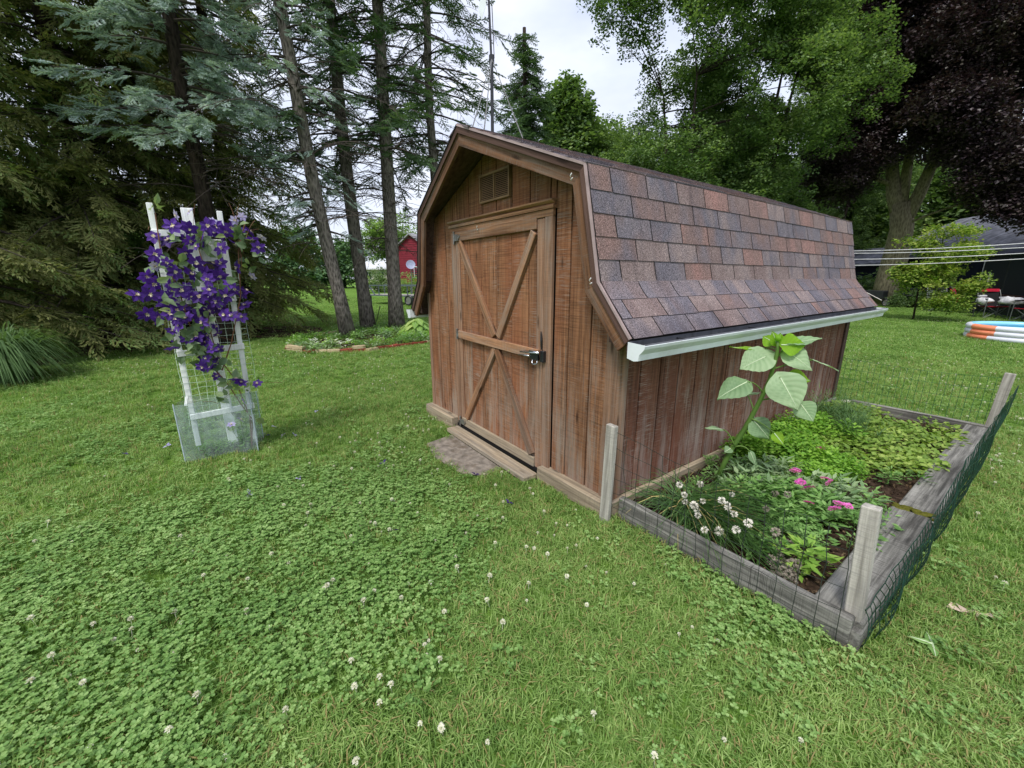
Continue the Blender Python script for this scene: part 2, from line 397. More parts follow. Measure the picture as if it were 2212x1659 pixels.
# door frame and drip cap
def bx(name, lo, hi, mat, parent, bevel=.003):
    c = Vector([(a+d)/2 for a, d in zip(lo, hi)]); h = [(d-a)/2 for a, d in zip(lo, hi)]
    b = MB(); b.box([-q for q in h], h); o = link_mesh(name, b.mesh(name, mat, bevel=bevel), parent, loc=c); return o
bx('door_frame', (-1.838, -.022, .09), (-1.768, -.0005, 1.752), m_trimz, S)
bx('door_frame', (-.612, -.024, .06), (-.536, -.0005, 1.752), m_trimz, S)
bx('door_frame', (-1.838, -.024, 1.752), (-.536, -.0005, 1.795), m_trim, S)
b = MB(); b.extrude([(-1.856, -.0005, 1.796), (-1.856, -.034, 1.796), (-1.856, -.036, 1.812), (-1.856, -.020, 1.822), (-1.856, -.046, 1.836), (-1.856, -.046, 1.846), (-1.856, -.0005, 1.852)], (1.332, 0, 0))
b.build('drip_cap', m_trim, S)
# door
D = MB(); D.box((-1.764, .004, .06), (-.617, .014, 1.747)); D = D.build('door', m_dark, S)
xs = [-1.764, -1.562, -1.369, -1.172, -.984, -.787, -.69]
for k, (a, c) in enumerate(zip(xs, xs[1:])):
    b = MB(); b.box((a+.003, -.006, .075+(.012 if k > 2 else 0)), (c-.003, .004, 1.745)); b.build('plank', m_ply, D, bevel=.0015)
bx('stile', (-.686, -.020, .055), (-.620, .004, 1.747), m_trimz, D)
bx('stile', (-1.764, -.018, .10), (-1.712, -.0062, 1.70), m_trimz, D)
def brd(name, p0, p1, w, t, mat, parent, up=(0, -1, 0), bevel=.003):
    p0, p1 = Vector(p0), Vector(p1); Mx = frame(p1-p0, up)
    b = MB(); l = (p1-p0).length; b.box((0, -w/2, -t/2), (l, w/2, t/2))
    return link_mesh(name, b.mesh(name, mat, bevel=bevel), parent, loc=p0, rot=Mx)
brd('rail', (-1.762, -.0175, 1.722), (-.688, -.0175, 1.724), .072, .022, m_trim, D)
brd('rail', (-1.735, -.031, .915), (-.64, -.031, .892), .068, .022, m_trim, D)
brd('rail', (-1.745, -.0175, .105), (-.69, -.0175, .088), .075, .022, m_lumber, D)
brd('brace', (-1.69, -.0205, 1.675), (-1.19, -.0205, .955), .058, .029, m_trim, D)
brd('brace', (-.715, -.0195, 1.675), (-1.135, -.0195, .955), .058, .027, m_trim, D)
brd('brace', (-1.185, -.0195, .865), (-1.665, -.0195, .155), .058, .027, m_trim, D)
brd('brace', (-1.160, -.0205, .862), (-.715, -.0205, .145), .064, .029, m_fascia, D)
for z, s in ((1.715, 1), (.915, .9), (.10, .9)):
    h = MB(); h.box((-1.785, -.031, z-.05*s), (-1.766, -.0245, z+.05*s)); h.box((-1.766, -.0345, z-.026*s), (-1.700, -.0288, z+.026*s))
    h.extrude([(-1.700, -.0288, z-.024*s), (-1.700, -.0345, z-.024*s), (-1.672, -.0345, z), (-1.672, -.0288, z)], (0, 0, .024*s))
    h.tube([(-1.767, -.036, z-.05*s), (-1.767, -.036, z+.05*s)], .006, 6)
    h.build('hinge', m_galv, D, bevel=.0008)
lt = MB(); lt.box((-.705, -.062, .858), (-.618, -.0425, .915)); lt.box((-.608, -.050, .850), (-.574, -.0245, .925))
lt = lt.build('latch', m_black, D, bevel=.002)
b = MB(); b.tube([(-.80, -.068, .895), (-.60, -.068, .912)], .0055, 8); b.tube([(-.82, -.066, .872), (-.70, -.066, .880)], .0045, 8)
b.box((-.70, -.072, .905), (-.60, -.062, .920)); b.tube([(-.66, -.07, .86), (-.66, -.075, .84), (-.64, -.078, .832), (-.61, -.075, .84), (-.61, -.07, .86)], .004, 6)
b.build('bolt', m_chrome, lt, smooth=True)
b = MB(); b.tube([(-.616, -.030, .93), (-.614, -.034, .99), (-.620, -.032, 1.05)], [.005, .008, .004], 6); b.build('cord', m_black, lt)
def hook(p, dx):
    b = MB(); p = Vector(p); b.tube([p, p+Vector((.004, -.010, .006)), p+Vector((.016, -.012, .018))], .0025, 6)
    b.tube([p+Vector((.002, 0, -.016)), p+Vector((.010, -.010, -.010)), p+Vector((.024, -.012, -.006))], .0025, 6); b.build('wall_hook', m_whiteplain, S, smooth=True)
hook((-1.39, -.031, 1.755), 0); hook((-.245, -.162, 1.89), 0); hook((-.08, -.162, 1.372), 0)
# roof planes, right side as courses of shingles
def lerp(a, b, t): return a+(b-a)*t
P = [Vector((x, 0, z)) for x, z, _ in OX]
seg = [(P[0], P[1], OX[0][2], OX[1][2]), (P[1], P[2], OX[1][2], OX[2][2]), (P[2], P[3], OX[2][2], OX[3][2])]
for side in (1, -1):
    for i, (a, c, o0, o1) in enumerate(seg):
        mir = lambda p: Vector((p.x if side > 0 else 2*MX-p.x, p.y, p.z))
        d = (c-a).normalized(); nrm = Vector((-d.z, 0, d.x)); nrm = nrm if nrm.z > 0 or nrm.x > 0 else -nrm
        t0, t1 = .004, .022
        q = []
        for (pp, o) in ((a, o0), (c, o1)):
            for t in (t0, t1): q.append((pp-nrm*t, o))
        b = MB(); pts = [mir(Vector((pp.x, o+.006, pp.z))) for pp, o in q]+[mir(Vector((pp.x, YF-.006, pp.z))) for pp, o in q]
        k = len(b.v); b.v += pts
        for f in ((0, 1, 3, 2), (4, 6, 7, 5), (0, 2, 6, 4), (1, 5, 7, 3), (0, 4, 5, 1), (2, 3, 7, 6)): b.face(f)
        b.build('roof_deck', m_darktrim if side < 0 else m_dark, S)
def tabmesh(name, bend=0.0, th=.008, e=1):
    """unit tab: x down the slope 0..1, y along the eave 0..1, laid over the course below"""
    b = MB(); n = 5 if bend else 1
    for i in range(n):
        t0, t1 = i/n, (i+1)/n
        for yy in (0,):
            z0 = bend*(1-t0)**2*1.0; z1 = bend*(1-t1)**2*1.0
            A = [(t0, 0, z0+.002), (t0, 1, z0+.002), (t1, 1, z1+.002), (t1, 0, z1+.002)]
            B_ = [(x, y, z+th) for x, y, z in A]
            k = len(b.v); b.v += [Vector(p) for p in A+B_]
            b.face((k+4, k+7, k+6, k+5)); b.face((k, k+3, k+7, k+4), e); b.face((k+1, k+5, k+6, k+2), e); b.face((k+3, k+2, k+6, k+7), e); b.face((k, k+4, k+5, k+1), e)  # slot e: near-black edges paint in the shadow lines under each lap
    return b.mesh(name, [m_sh, m_dark])
TAB = tabmesh('shingle_tab'); TABT = tabmesh('shingle_tab', 0, .006, 0)
TW = .3048; EXP = .1185
def course(a, c, i, n, o, first, bent=False, tab=None):
    """one course: row i of n between slope points a and c"""
    d = (c-a)/n; p = a+d*i; nrm = Vector((-d.z, 0, d.x)); nrm = nrm if (nrm.z+nrm.x) > 0 else -nrm; nrm.normalize()
    X = d.normalized(); Mx = Matrix((X, Vector((0, -1, 0)), nrm)).transposed()
    if Mx.determinant() < 0: Mx = Matrix((X, Vector((0, 1, 0)), nrm)).transposed()
    Yd = Mx.col[1]
    ln = d.length
    tilt = Matrix.Rotation(R(2.2), 3, 'Y')
    y = o
    edges = [o]
    yy = first
    while yy < YF-.03:
        if yy > o+.02: edges.append(yy)
        yy += TW
    edges.append(YF)
    for e0, e1 in zip(edges, edges[1:]):
        w = e1-e0-.0075; jl = random.uniform(-.0025, .0025)
        base = Vector((p.x, (e0+.002) if Yd.y > 0 else (e1-.002), p.z))+nrm*.001
        if bent: o_ = link_mesh('shingle', BENT, S, loc=Vector((0, e0+.002, 0)), scl=(1, w, 1))
        else:
            o_ = link_mesh('shingle', tab or TAB, S, loc=base, rot=Mx @ Matrix.Rotation(R(-2.0-random.uniform(0, .7)), 3, 'Y'), scl=(ln+.008+jl, w, 1))
# bent course between the steep slope and the flare, in shed coordinates
dS = (P[2]-P[1]).normalized(); dF = (P[3]-P[2]).normalized(); nS = Vector((-dS.z, 0, dS.x)); nF = Vector((-dF.z, 0, dF.x))
if nS.x < 0: nS = -nS
if nF.x < 0: nF = -nF
pa = P[2]-dS*.035+nS*.004; pb = P[2]+dF*.123+nF*.009; pts = bez(pa, P[2]+nS*.006+dS*.012, pb, 6)
b = MB()
for q0, q1 in zip(pts, pts[1:]):
    nn = Vector((-(q1-q0).z, 0, (q1-q0).x)); nn = (nn if nn.x > 0 else -nn).normalized()*.005
    A = [Vector((q0.x, 0, q0.z)), Vector((q0.x, 1, q0.z)), Vector((q1.x, 1, q1.z)), Vector((q1.x, 0, q1.z))]
    k = len(b.v); b.v += A+[q+nn for q in A]
    b.face((k+4, k+7, k+6, k+5)); b.face((k, k+3, k+7, k+4), 1); b.face((k+1, k+5, k+6, k+2), 1); b.face((k+3, k+2, k+6, k+7), 1)  # edges near-black here too, lap shadow put into the colour
BENT = b.mesh('shingle_bent', [m_sh, m_dark])
y5 = .052; o = OX[1][2]
for i in range(5): course(P[1], P[2], i, 5, o, y5+(TW/2 if i % 2 else 0)-TW, False)
course(P[2], P[3], 0, 3, o, y5-TW/2-.02, bent=True)
for i in (1, 2): course(P[2], P[3], i, 3, o, y5-TW/2+(.065 if i == 1 else -.075), False)
for i in range(9): course(P[0], P[1], i, 9, lerp(OX[0][2], OX[1][2], (i+.5)/9), y5-TW*2+(TW/2 if i % 2 else 0), False, TABT)
# ridge caps
for k in range(18):
    y0 = OX[0][2]+k*.232; b = MB()
    for s in (1, -1):
        d = (P[1]-P[0]).normalized(); d = Vector((d.x*s, 0, d.z))
        e = P[0]+Vector((0, 0, .012)); q = e+d*.14
        b.poly([(e.x, y0, e.z), (q.x, y0, q.z), (q.x, min(y0+.25, YF), q.z-.004), (e.x, min(y0+.25, YF), e.z-.004)])
        b.poly([(e.x, y0, e.z), (q.x, y0, q.z), (q.x, y0, q.z-.008), (e.x, y0, e.z-.008)])
    b.build('ridge_cap', m_sh, S)
# left slopes (turned away)
b = MB()
for (a, c, o0, o1), n in zip(seg, (9, 5, 3)):
    for i in range(n):
        p, q = a.lerp(c, i/n), a.lerp(c, (i+1)/n); d = (c-a).normalized(); nrm = Vector((-d.z, 0, d.x)); nrm = nrm if nrm.x > 0 or nrm.z > 0 else -nrm
        q2 = q+nrm*.009; p2 = p+nrm*.002; m_ = lambda r, y: (2*MX-r.x, y, r.z)
        oo = lerp(o0, o1, (i+.5)/n)-(.03 if n == 9 else 0.0)*0
        b.poly([m_(p2, oo), m_(q2, oo), m_(q2, YF), m_(p2, YF)]); b.poly([m_(q2, oo), m_(q, oo), m_(q, YF), m_(q2, YF)]); b.poly([m_(p2, oo), m_(p, oo), m_(q, oo), m_(q2, oo)])
b.build('shingle_field', m_sh, S, kind='stuff')
# rakes: dark upper trim, fascia board below it, drip edge, front and back
def path(side, inset=0):
    r = [Vector((x if side > 0 else 2*MX-x, o, z)) for x, z, o in OX]
    if side < 0: r[1].y = -.147; r[2].y = -.13
    return r
def mitre(pts, off):
    """offset a polyline towards the inside, mitred"""
    res = []
    for i, p in enumerate(pts):
        ns = []
        for a, c in ((pts[i-1], p) if i else (None, None), (p, pts[i+1]) if i+1 < len(pts) else (None, None)):
            if a is None: continue
            d = Vector((c.x-a.x, 0, c.z-a.z)).normalized(); n_ = Vector((-d.z, 0, d.x))
            if (Vector((a.x, 0, a.z))-Vector((MX, 0, 1.0))).dot(n_) < 0: n_ = -n_
            ns.append(n_)
        if i == 0: res.append(p-Vector((0, 0, off/max(.3, ns[0].z))))
        elif len(ns) == 2:
            m = (ns[0]+ns[1]).normalized(); res.append(p-m*(off/m.dot(ns[0])))
        else: res.append(p-ns[0]*off)
    return res
def rake_boards(side, off0, off1, dy, th, mat, name):
    pts = path(side); A = mitre(pts, off0); B_ = mitre(pts, off1)
    for i in range(3):
        q = [Vector(v) for v in (A[i], A[i+1], B_[i+1], B_[i])]
        for v in q: v.y += dy
        mo = MB(); mo.extrude(q, (0, th, 0)); Mx = frame(q[1]-q[0], (0, -1, 0)); inv = Mx.transposed(); mo.v = [inv @ (v-q[0]) for v in mo.v]
        link_mesh(name, mo.mesh(name, mat), S, loc=q[0], rot=Mx)
for side in (1, -1):
    rake_boards(side, -.006, .006, -.010, .016, m_drip if side > 0 else m_dark, 'drip_edge')
    rake_boards(side, .006, .042, -.006, .030, m_darktrim, 'rake_trim')
    rake_boards(side, .042, .110, .006, .022, m_fascia, 'fascia_board')
# eave boards under the lower edge and gutters
for side in (1, -1):
    sx = lambda x: x if side > 0 else 2*MX-x
    b = MB(); b.box((min(sx(.128), sx(.150)), -.10, 1.03), (max(sx(.128), sx(.150)), YF-.02, 1.095)); b.build('eave_board', m_darktrim, S)
    g = MB(); prof = [(.165, 1.085), (.165, 1.005), (.205, .995), (.232, 1.000), (.236, 1.030), (.250, 1.045), (.262, 1.060), (.266, 1.075), (.258, 1.080)]
    y0, y1 = -.135, 3.885
    for (xa, za), (xb, zb) in zip(prof, prof[1:]):
        g.poly([(sx(xa), y0, za), (sx(xb), y0, zb), (sx(xb), y1, zb), (sx(xa), y1, za)])
        # inner skin
        ia, ib = (xa+( .003 if xa < .18 else -.003), za+.003), (xb+(.003 if xb < .18 else -.003), zb+.003)
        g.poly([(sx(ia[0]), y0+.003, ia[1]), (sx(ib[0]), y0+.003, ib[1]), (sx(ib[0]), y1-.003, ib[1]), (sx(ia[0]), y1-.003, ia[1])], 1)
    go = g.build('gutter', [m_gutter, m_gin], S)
    for yy in (y0-.002, y1-.001):
        c = MB(); c.extrude([(sx(x), yy, z) for x, z in prof], (0, .003, 0)); c.build('end_cap', m_gutter, go)
    for k, yy in enumerate((.28, 1.1, 1.95, 2.8, 3.55)):
        c = MB(); c.beam((sx(.166), yy, 1.072), (sx(.262), yy, 1.072), .016, .004); c.build('gutter_strap', m_black, go)
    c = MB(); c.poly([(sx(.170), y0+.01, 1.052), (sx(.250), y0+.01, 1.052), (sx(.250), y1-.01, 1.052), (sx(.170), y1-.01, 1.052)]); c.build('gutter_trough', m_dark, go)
# underside of the flare at the front (soffit)
for side in (1, -1):
    sx = lambda x: x if side > 0 else 2*MX-x
    b = MB(); b.extrude([(sx(.0), -.085, 1.26), (sx(.0), -.085, 1.06), (sx(.135), -.085, 1.06)], (0, .004, 0)); b.build('soffit_panel', m_darktrim, S)
# timbers at the foot of the walls
def timber(name, p0, p1, w, t, mat, parent=S, up=(0, 0, 1), bev=.006): return brd(name, p0, p1, w, t, mat, parent, up, bev)
timber('base_timber', (-2.43, -.035, .052), (-1.86, -.035, .052), .085, .12, m_lumber)
timber('base_timber', (-.60, -.030, .048), (-.012, -.024, .048), .085, .105, m_lumber)
timber('base_timber', (.018, -.02, .045), (.018, 1.9, .050), .040, .11, m_lumber)
timber('base_timber', (.018, 1.905, .050), (.018, 3.70, .050), .040, .10, m_bedw)
b = MB(); b.box((-1.85, -.02, .02), (-.6, .03, .058)); b.build('door_sill', m_dark, S)
# board in front of the door, paving slab
o = brd('timber_step', (-1.80, -.10, .030), (-.60, -.125, .030), .12, .04, m_lumber, None, (0, 0, 1), .006)
tag(o, 'pale weathered plank lying on the ground under the shed door', 'plank')
b = MB(); pp = [(-1.64, -.44), (-1.36, -.50), (-.98, -.47), (-.84, -.33), (-.88, -.185), (-1.70, -.165)]
b.extrude([(x, y, .004) for x, y in pp], (0, 0, .014)); o = b.build('paving_slab', m_concrete, None, bevel=.004)
tag(o, 'rough grey concrete slab set in the grass before the shed door', 'paving slab')
# ================================================================ scattering
SRC = {}
def source(name, mb, mats):
    me = mb.mesh(name, mats); o = bpy.data.objects.new(name+'_form', me); SRC[name] = o; return o
NG = {}
def node_group(srcs):
    key = tuple(o.name for o in srcs)
    if key in NG: return NG[key]
    g = bpy.data.node_groups.new('scatter', 'GeometryNodeTree'); NG[key] = g
    g.interface.new_socket('Geometry', in_out='INPUT', socket_type='NodeSocketGeometry')
    g.interface.new_socket('Geometry', in_out='OUTPUT', socket_type='NodeSocketGeometry')
    N = g.nodes.new; K = g.links.new
    i = N('NodeGroupInput'); o = N('NodeGroupOutput'); ip = N('GeometryNodeInstanceOnPoints'); j = N('GeometryNodeJoinGeometry')
    for s in srcs:
        oi = N('GeometryNodeObjectInfo'); oi.inputs['Object'].default_value = s; oi.inputs['As Instance'].default_value = True
        K(oi.outputs['Geometry'], j.inputs[0])
    def attr(n, t):
        a = N('GeometryNodeInputNamedAttribute'); a.data_type = t; a.inputs['Name'].default_value = n
        return [s for s in a.outputs if s.enabled and s.name == 'Attribute'][0]
    K(i.outputs[0], ip.inputs['Points']); K(j.outputs[0], ip.inputs['Instance']); ip.inputs['Pick Instance'].default_value = True
    K(attr('idx', 'INT'), ip.inputs['Instance Index']); K(attr('rot', 'FLOAT_VECTOR'), ip.inputs['Rotation']); K(attr('scl', 'FLOAT_VECTOR'), ip.inputs['Scale'])
    K(ip.outputs[0], o.inputs[0]); return g
def scatter(name, P_, E_, S_, srcs, parent=None, kind='stuff', rnd=None):
    P_ = np.asarray(P_, dtype=np.float64); n = len(P_)
    off = np.array(WL[parent.name]) if parent else np.zeros(3)
    me = bpy.data.meshes.new(name); me.vertices.add(n); me.vertices.foreach_set('co', (P_-off).astype(np.float32).ravel())
    a = me.attributes.new('rot', 'FLOAT_VECTOR', 'POINT'); a.data.foreach_set('vector', np.asarray(E_, dtype=np.float32).ravel())
    S_ = np.asarray(S_, dtype=np.float32)
    if S_.ndim == 1: S_ = np.repeat(S_[:, None], 3, 1)
    a = me.attributes.new('scl', 'FLOAT_VECTOR', 'POINT'); a.data.foreach_set('vector', S_.ravel())
    a = me.attributes.new('idx', 'INT', 'POINT'); a.data.foreach_set('value', RNG.integers(0, len(srcs), n).astype(np.int32) if rnd is None else np.asarray(rnd, dtype=np.int32))
    o = link_mesh(name, me, parent)
    md = o.modifiers.new('scatter', 'NODES'); md.node_group = node_group(srcs)
    if kind: o['kind'] = kind
    return o
def fbm2(x, y, s, seed=0, oct=3):
    """smooth value noise over arrays"""
    r = np.random.default_rng(seed); T = r.random((64, 64)); out = 0; amp = 1; tot = 0
    for k in range(oct):
        u = x*s*2**k+17.3*k; v = y*s*2**k+5.1*k; iu = np.floor(u).astype(int); iv = np.floor(v).astype(int); fu = u-iu; fv = v-iv
        fu = fu*fu*(3-2*fu); fv = fv*fv*(3-2*fv); g_ = lambda a, b: T[a % 64, b % 64]
        out = out+amp*((g_(iu, iv)*(1-fu)+g_(iu+1, iv)*fu)*(1-fv)+(g_(iu, iv+1)*(1-fu)+g_(iu+1, iv+1)*fu)*fv); tot += amp; amp *= .5
    return out/tot

# ================================================================ LAWN
m_blade = leafmat('grass_blade', [lin(76, 106, 48), lin(110, 144, 70), lin(138, 168, 90), lin(168, 190, 118)], .4, .6, .3, 1.1)
m_dry = leafmat('dry_grass', [lin(140, 128, 84), lin(178, 164, 112)], .3, .8, .2)
m_clover = leafmat('clover_leaf', [lin(76, 110, 50), lin(104, 142, 70), lin(130, 164, 90), lin(156, 184, 114)], .3, .55, .4, 1.3)
m_petalw = leafmat('white_floret', [lin(200, 196, 180), lin(236, 234, 222)], .25, .8, .1)
def blade(b, p, h, w, lean, az, m=0):
    d = Vector((math.cos(az), math.sin(az), 0)); s_ = Vector((-d.y, d.x, 0)); p = Vector(p)
    q1 = p+Vector((0, 0, h*.55))+d*lean*h*.25; q2 = p+Vector((0, 0, h*max(.25, 1-lean*.5)))+d*lean*h*.85
    k = len(b.v); b.v += [p-s_*w/2, p+s_*w/2, q1+s_*w*.42, q1-s_*w*.42, q2]; b.face((k, k+1, k+2, k+3), m); b.face((k+3, k+2, k+4), m)
    c = random.random(); b.cv += [(k, c), (k+1, c)]
tufts = []
for v in range(4):
    b = MB()
    for i in range(22):
        a = random.random()*6.283; rr = random.random()**.5*.036
        blade(b, (rr*math.cos(a), rr*math.sin(a), -.004), random.uniform(.025, .055), random.uniform(.0024, .0042), random.uniform(.3, 1.5), random.random()*6.283, 1 if random.random() < .05 else 0)
    tufts.append(source('grass_tuft%d' % v, b, [m_blade, m_dry]))
far_tufts = []
for v in range(3):
    b = MB()
    for i in range(30):
        a = random.random()*6.283; rr = random.random()**.5*.11
        blade(b, (rr*math.cos(a), rr*math.sin(a), -.004), random.uniform(.02, .045), random.uniform(.007, .012), random.uniform(.3, 1.5), random.random()*6.283, 1 if random.random() < .03 else 0)
    far_tufts.append(source('lawn_tuft%d' % v, b, [m_blade, m_dry]))
def leaflet(b, c, az, r, h, tilt):
    """round leaflet as a hexagon cupped along its rib"""
    d = Vector((math.cos(az), math.sin(az), tilt)); s_ = Vector((-math.sin(az), math.cos(az), 0)); c = Vector(c); up = Vector((0, 0, 1))
    P_ = [c, c+d*r*.35+s_*r*.42+up*r*.10, c+d*r*.8+s_*r*.50+up*r*.16, c+d*r*1.05, c+d*r*.8-s_*r*.50+up*r*.16, c+d*r*.35-s_*r*.42+up*r*.10]
    k = len(b.v); b.v += P_; b.face((k, k+1, k+2, k+3)); b.face((k, k+3, k+4, k+5)); q = random.random(); b.cv += [(k, q), (k+2, q)]
clovers = []
for v in range(4):
    b = MB()
    for i in range(9):
        a = random.random()*6.283; rr = random.random()**.5*.05; h = random.uniform(.022, .05); c = (rr*math.cos(a), rr*math.sin(a), h); a0 = random.random()*6.283
        r_ = random.uniform(.0075, .0125)
        for k in range(3): leaflet(b, c, a0+k*2.094+random.uniform(-.15, .15), r_, h, random.uniform(-.25, .3))
        b.poly([(c[0]-.0008, c[1], 0), (c[0]+.0008, c[1], 0), c])
    clovers.append(source('clover%d' % v, b, m_clover))
b = MB()
for i in range(46):
    u = random.uniform(-.3, 1); a = random.random()*6.283; d = Vector((math.cos(a)*math.sqrt(1-u*u), math.sin(a)*math.sqrt(1-u*u), u)); b.card(Vector((0, 0, .05))+d*.002, d, (0, 0, 1), .0095, .0035, fold=.1)
b.tube([(0, 0, 0), (0, 0, .05)], .0008, 3)
clover_flower = source('clover_flower', b, m_petalw)
BARE = []
for px_, py_, d_, r_ in ((70, 715, 14.0, 1.9), (235, 716, 12.8, 1.9), (400, 716, 13.4, 2.0), (520, 714, 13.2, 1.9), (600, 716, 12.6, 1.2), (-60, 740, 11.5, 1.6)):
    q_ = at(px_, py_, d_); BARE.append((q_.x, q_.y, r_))
def footprint(x, y, m=0.0):
    sh = (x > -BW-.03-m) & (x < .04+m) & (y > -.07-m) & (y < Ln+m)
    ramp_ = (x > -1.80-m) & (x < -.6+m) & (y > -.20-m) & (y < .1)
    slab = (x > -1.60-m) & (x < -.88+m) & (y > -.45-m) & (y < .1)
    bed = (x > -.0) & (x < 1.215) & (y > 0.0) & (y < 3.60)
    shade = np.zeros(x.shape, bool)
    for (cx_, cy_, r_) in BARE: shade |= (np.hypot(x-cx_, y-cy_)+1.5*(fbm2(x, y, .8, 5, 3)-.5) < r_)
    isl = (((x+9.0)/1.9)**2+((y-1.3)/1.9)**2 < 1)
    return sh | ramp_ | slab | bed | isl | (shade & (RNG.random(x.shape) < .8))
def polar(n_per_m2, r0, r1, half=R(66)):
    if r0 < 1: r0, half = 0.0, R(150)
    A = half*(r1*r1-r0*r0); n = int(A*n_per_m2); r = np.sqrt(RNG.random(n)*(r1*r1-r0*r0)+r0*r0); a = YAW+(RNG.random(n)*2-1)*half
    x = CAM.x+r*np.sin(a); y = CAM.y+r*np.cos(a); k = ~footprint(x, y); return x[k], y[k]
def clover_mask(x, y):
    n = fbm2(x, y, .9, 3, 4); b_ = np.clip((.35-x)*.26, -.30, .12)+np.clip((1.2-np.hypot(x-CAM.x, y-CAM.y))*.05, -.15, .1)
    d2 = np.hypot(x+.2, y+.75)                         # the greener grassy swathe before the shed
    return n+b_-.16*np.exp(-((x*.5+y*.86+.55)/.28)**2)
def spread_on(name, srcs, x, y, s0, s1, label, cat, z=0.0, tilt=.12):
    n = len(x); P_ = np.stack([x, y, np.full(n, z)+0*x], 1); E_ = np.stack([RNG.normal(0, tilt, n), RNG.normal(0, tilt, n), RNG.random(n)*6.283], 1)
    o = scatter(name, P_, E_, RNG.uniform(s0, s1, n), srcs); tag(o, label, cat); return o
gx, gy, gs = [], [], []
for (d, r0, r1, s0, s1) in ((1150, .35, 3.0, .75, 1.3), (560, 3.0, 6.0, .9, 1.4), (240, 6, 10, 1.0, 1.6)):
    x, y = polar(d, r0, r1); m = clover_mask(x, y); keep = RNG.random(len(x)) < np.clip(1.25-(m-.42)*2.6, .5, 1)
    x, y = x[keep], y[keep]; tall = .75+.5*fbm2(x, y, .8, 9, 3)
    gx.append(x); gy.append(y); gs.append(RNG.uniform(s0, s1, len(x))*tall)
x, y, s = map(np.concatenate, (gx, gy, gs)); n = len(x)
o = scatter('grass', np.stack([x, y, 0*x], 1), np.stack([RNG.normal(0, .12, n), RNG.normal(0, .12, n), RNG.random(n)*6.283], 1), s, tufts)
tag(o, 'short mown green grass blades of the near lawn', 'grass')
x, y = polar(90, 9, 17); x2, y2 = polar(30, 17, 34); x = np.r_[x, x2]; y = np.r_[y, y2]
spread_on('lawn_grass', far_tufts, x, y, .9, 1.5, 'short green grass of the lawn farther back', 'grass')
gx, gy = [], []
for (d, r0, r1) in ((560, .35, 3.2), (260, 3.2, 7.0), (60, 7, 12)):
    x, y = polar(d, r0, r1); m = clover_mask(x, y); k = RNG.random(len(x)) < np.clip((m-.43)*4.0, .05, 1); gx.append(x[k]); gy.append(y[k])
x, y = map(np.concatenate, (gx, gy)); spread_on('clover', clovers, x, y, .8, 1.25, 'low carpet of white clover leaves among the grass', 'clover')
gx, gy = [], []
for (d, r0, r1) in ((44, .5, 4.0), (30, 4, 9), (14, 9, 20)):
    x, y = polar(d, r0, r1); m = fbm2(x, y, .7, 21, 3); k = RNG.random(len(x)) < np.clip((m-.40)*4+.15, .05, 1); gx.append(x[k]); gy.append(y[k])
x, y = map(np.concatenate, (gx, gy)); spread_on('clover_flowers', [clover_flower], x, y, .55, 1.2, 'scattered small white clover blossoms in the lawn', 'clover blossoms')

# drier yellowish tufts outside the bed
dtufts = []
for v in range(2):
    b = MB()
    for i in range(22):
        a = random.random()*6.283; rr = random.random()**.5*.036
        blade(b, (rr*math.cos(a), rr*math.sin(a), -.004), random.uniform(.02, .045), random.uniform(.0024, .004), random.uniform(.5, 1.8), random.random()*6.283, 1 if random.random() < .5 else 0)
    dtufts.append(source('dry_tuft%d' % v, b, [m_blade, m_dry]))
x, y = polar(330, .35, 5.5); m = fbm2(x, y, 1.3, 33, 3)+np.clip((x-1.1)*.9, -.6, .12)-.06; k = RNG.random(len(x)) < np.clip((m-.5)*6, 0, .9)
spread_on('dry_grass', dtufts, x[k], y[k], .8, 1.2, 'dry straw coloured grass patches outside the garden bed', 'dry grass')
# the ground itself
Mg = Mat('lawn_soil', 1, .05); p = Mg.pos()
f1 = Mg.noise(Mg.vec(p, (1, 1, 1)), .45, 5); f2 = Mg.noise(Mg.vec(p, (1, 1, 1)), 14, 5, .7); f3 = Mg.noise(Mg.vec(p, (1, 1, 1)), 90, 3, .7)
c1 = Mg.ramp(Mg.math('ADD', Mg.math('MULTIPLY', f1, .5), Mg.math('MULTIPLY', f2, .5)), [(.34, lin(74, 100, 42)), (.5, lin(98, 132, 54)), (.66, lin(126, 156, 76))])
c1 = Mg.mix(.8, c1, Mg.ramp(f3, [(.3, .45), (.6, 1.15)]), 'MULTIPLY')
Mg.color(c1); Mg.bump(f3, 1, .02)
b = MB(); n = 36
rings = [0, 2, 5, 10, 20, 40, 80, 160, 400, 900]; vs = []
for r_ in rings[1:]:
    vs.append(len(b.v)); b.v += [Vector((r_*math.cos(2*math.pi*j/n), r_*math.sin(2*math.pi*j/n), -.004)) for j in range(n)]
b.v.append(Vector((0, 0, -.004))); c = len(b.v)-1
for j in range(n): b.face((c, vs[0]+j, vs[0]+(j+1) % n))
for a0, a1 in zip(vs, vs[1:]):
    for j in range(n): b.face((a0+j, a1+j, a1+(j+1) % n, a0+(j+1) % n))
o = b.build('lawn', Mg.m, kind='structure'); o['label'] = 'green lawn reaching under the trees'
m_litter = plain('needle_litter', lin(92, 76, 56), 1, .05, .5, 5, bump=1, dirt=lin(60, 62, 36))
b = MB()
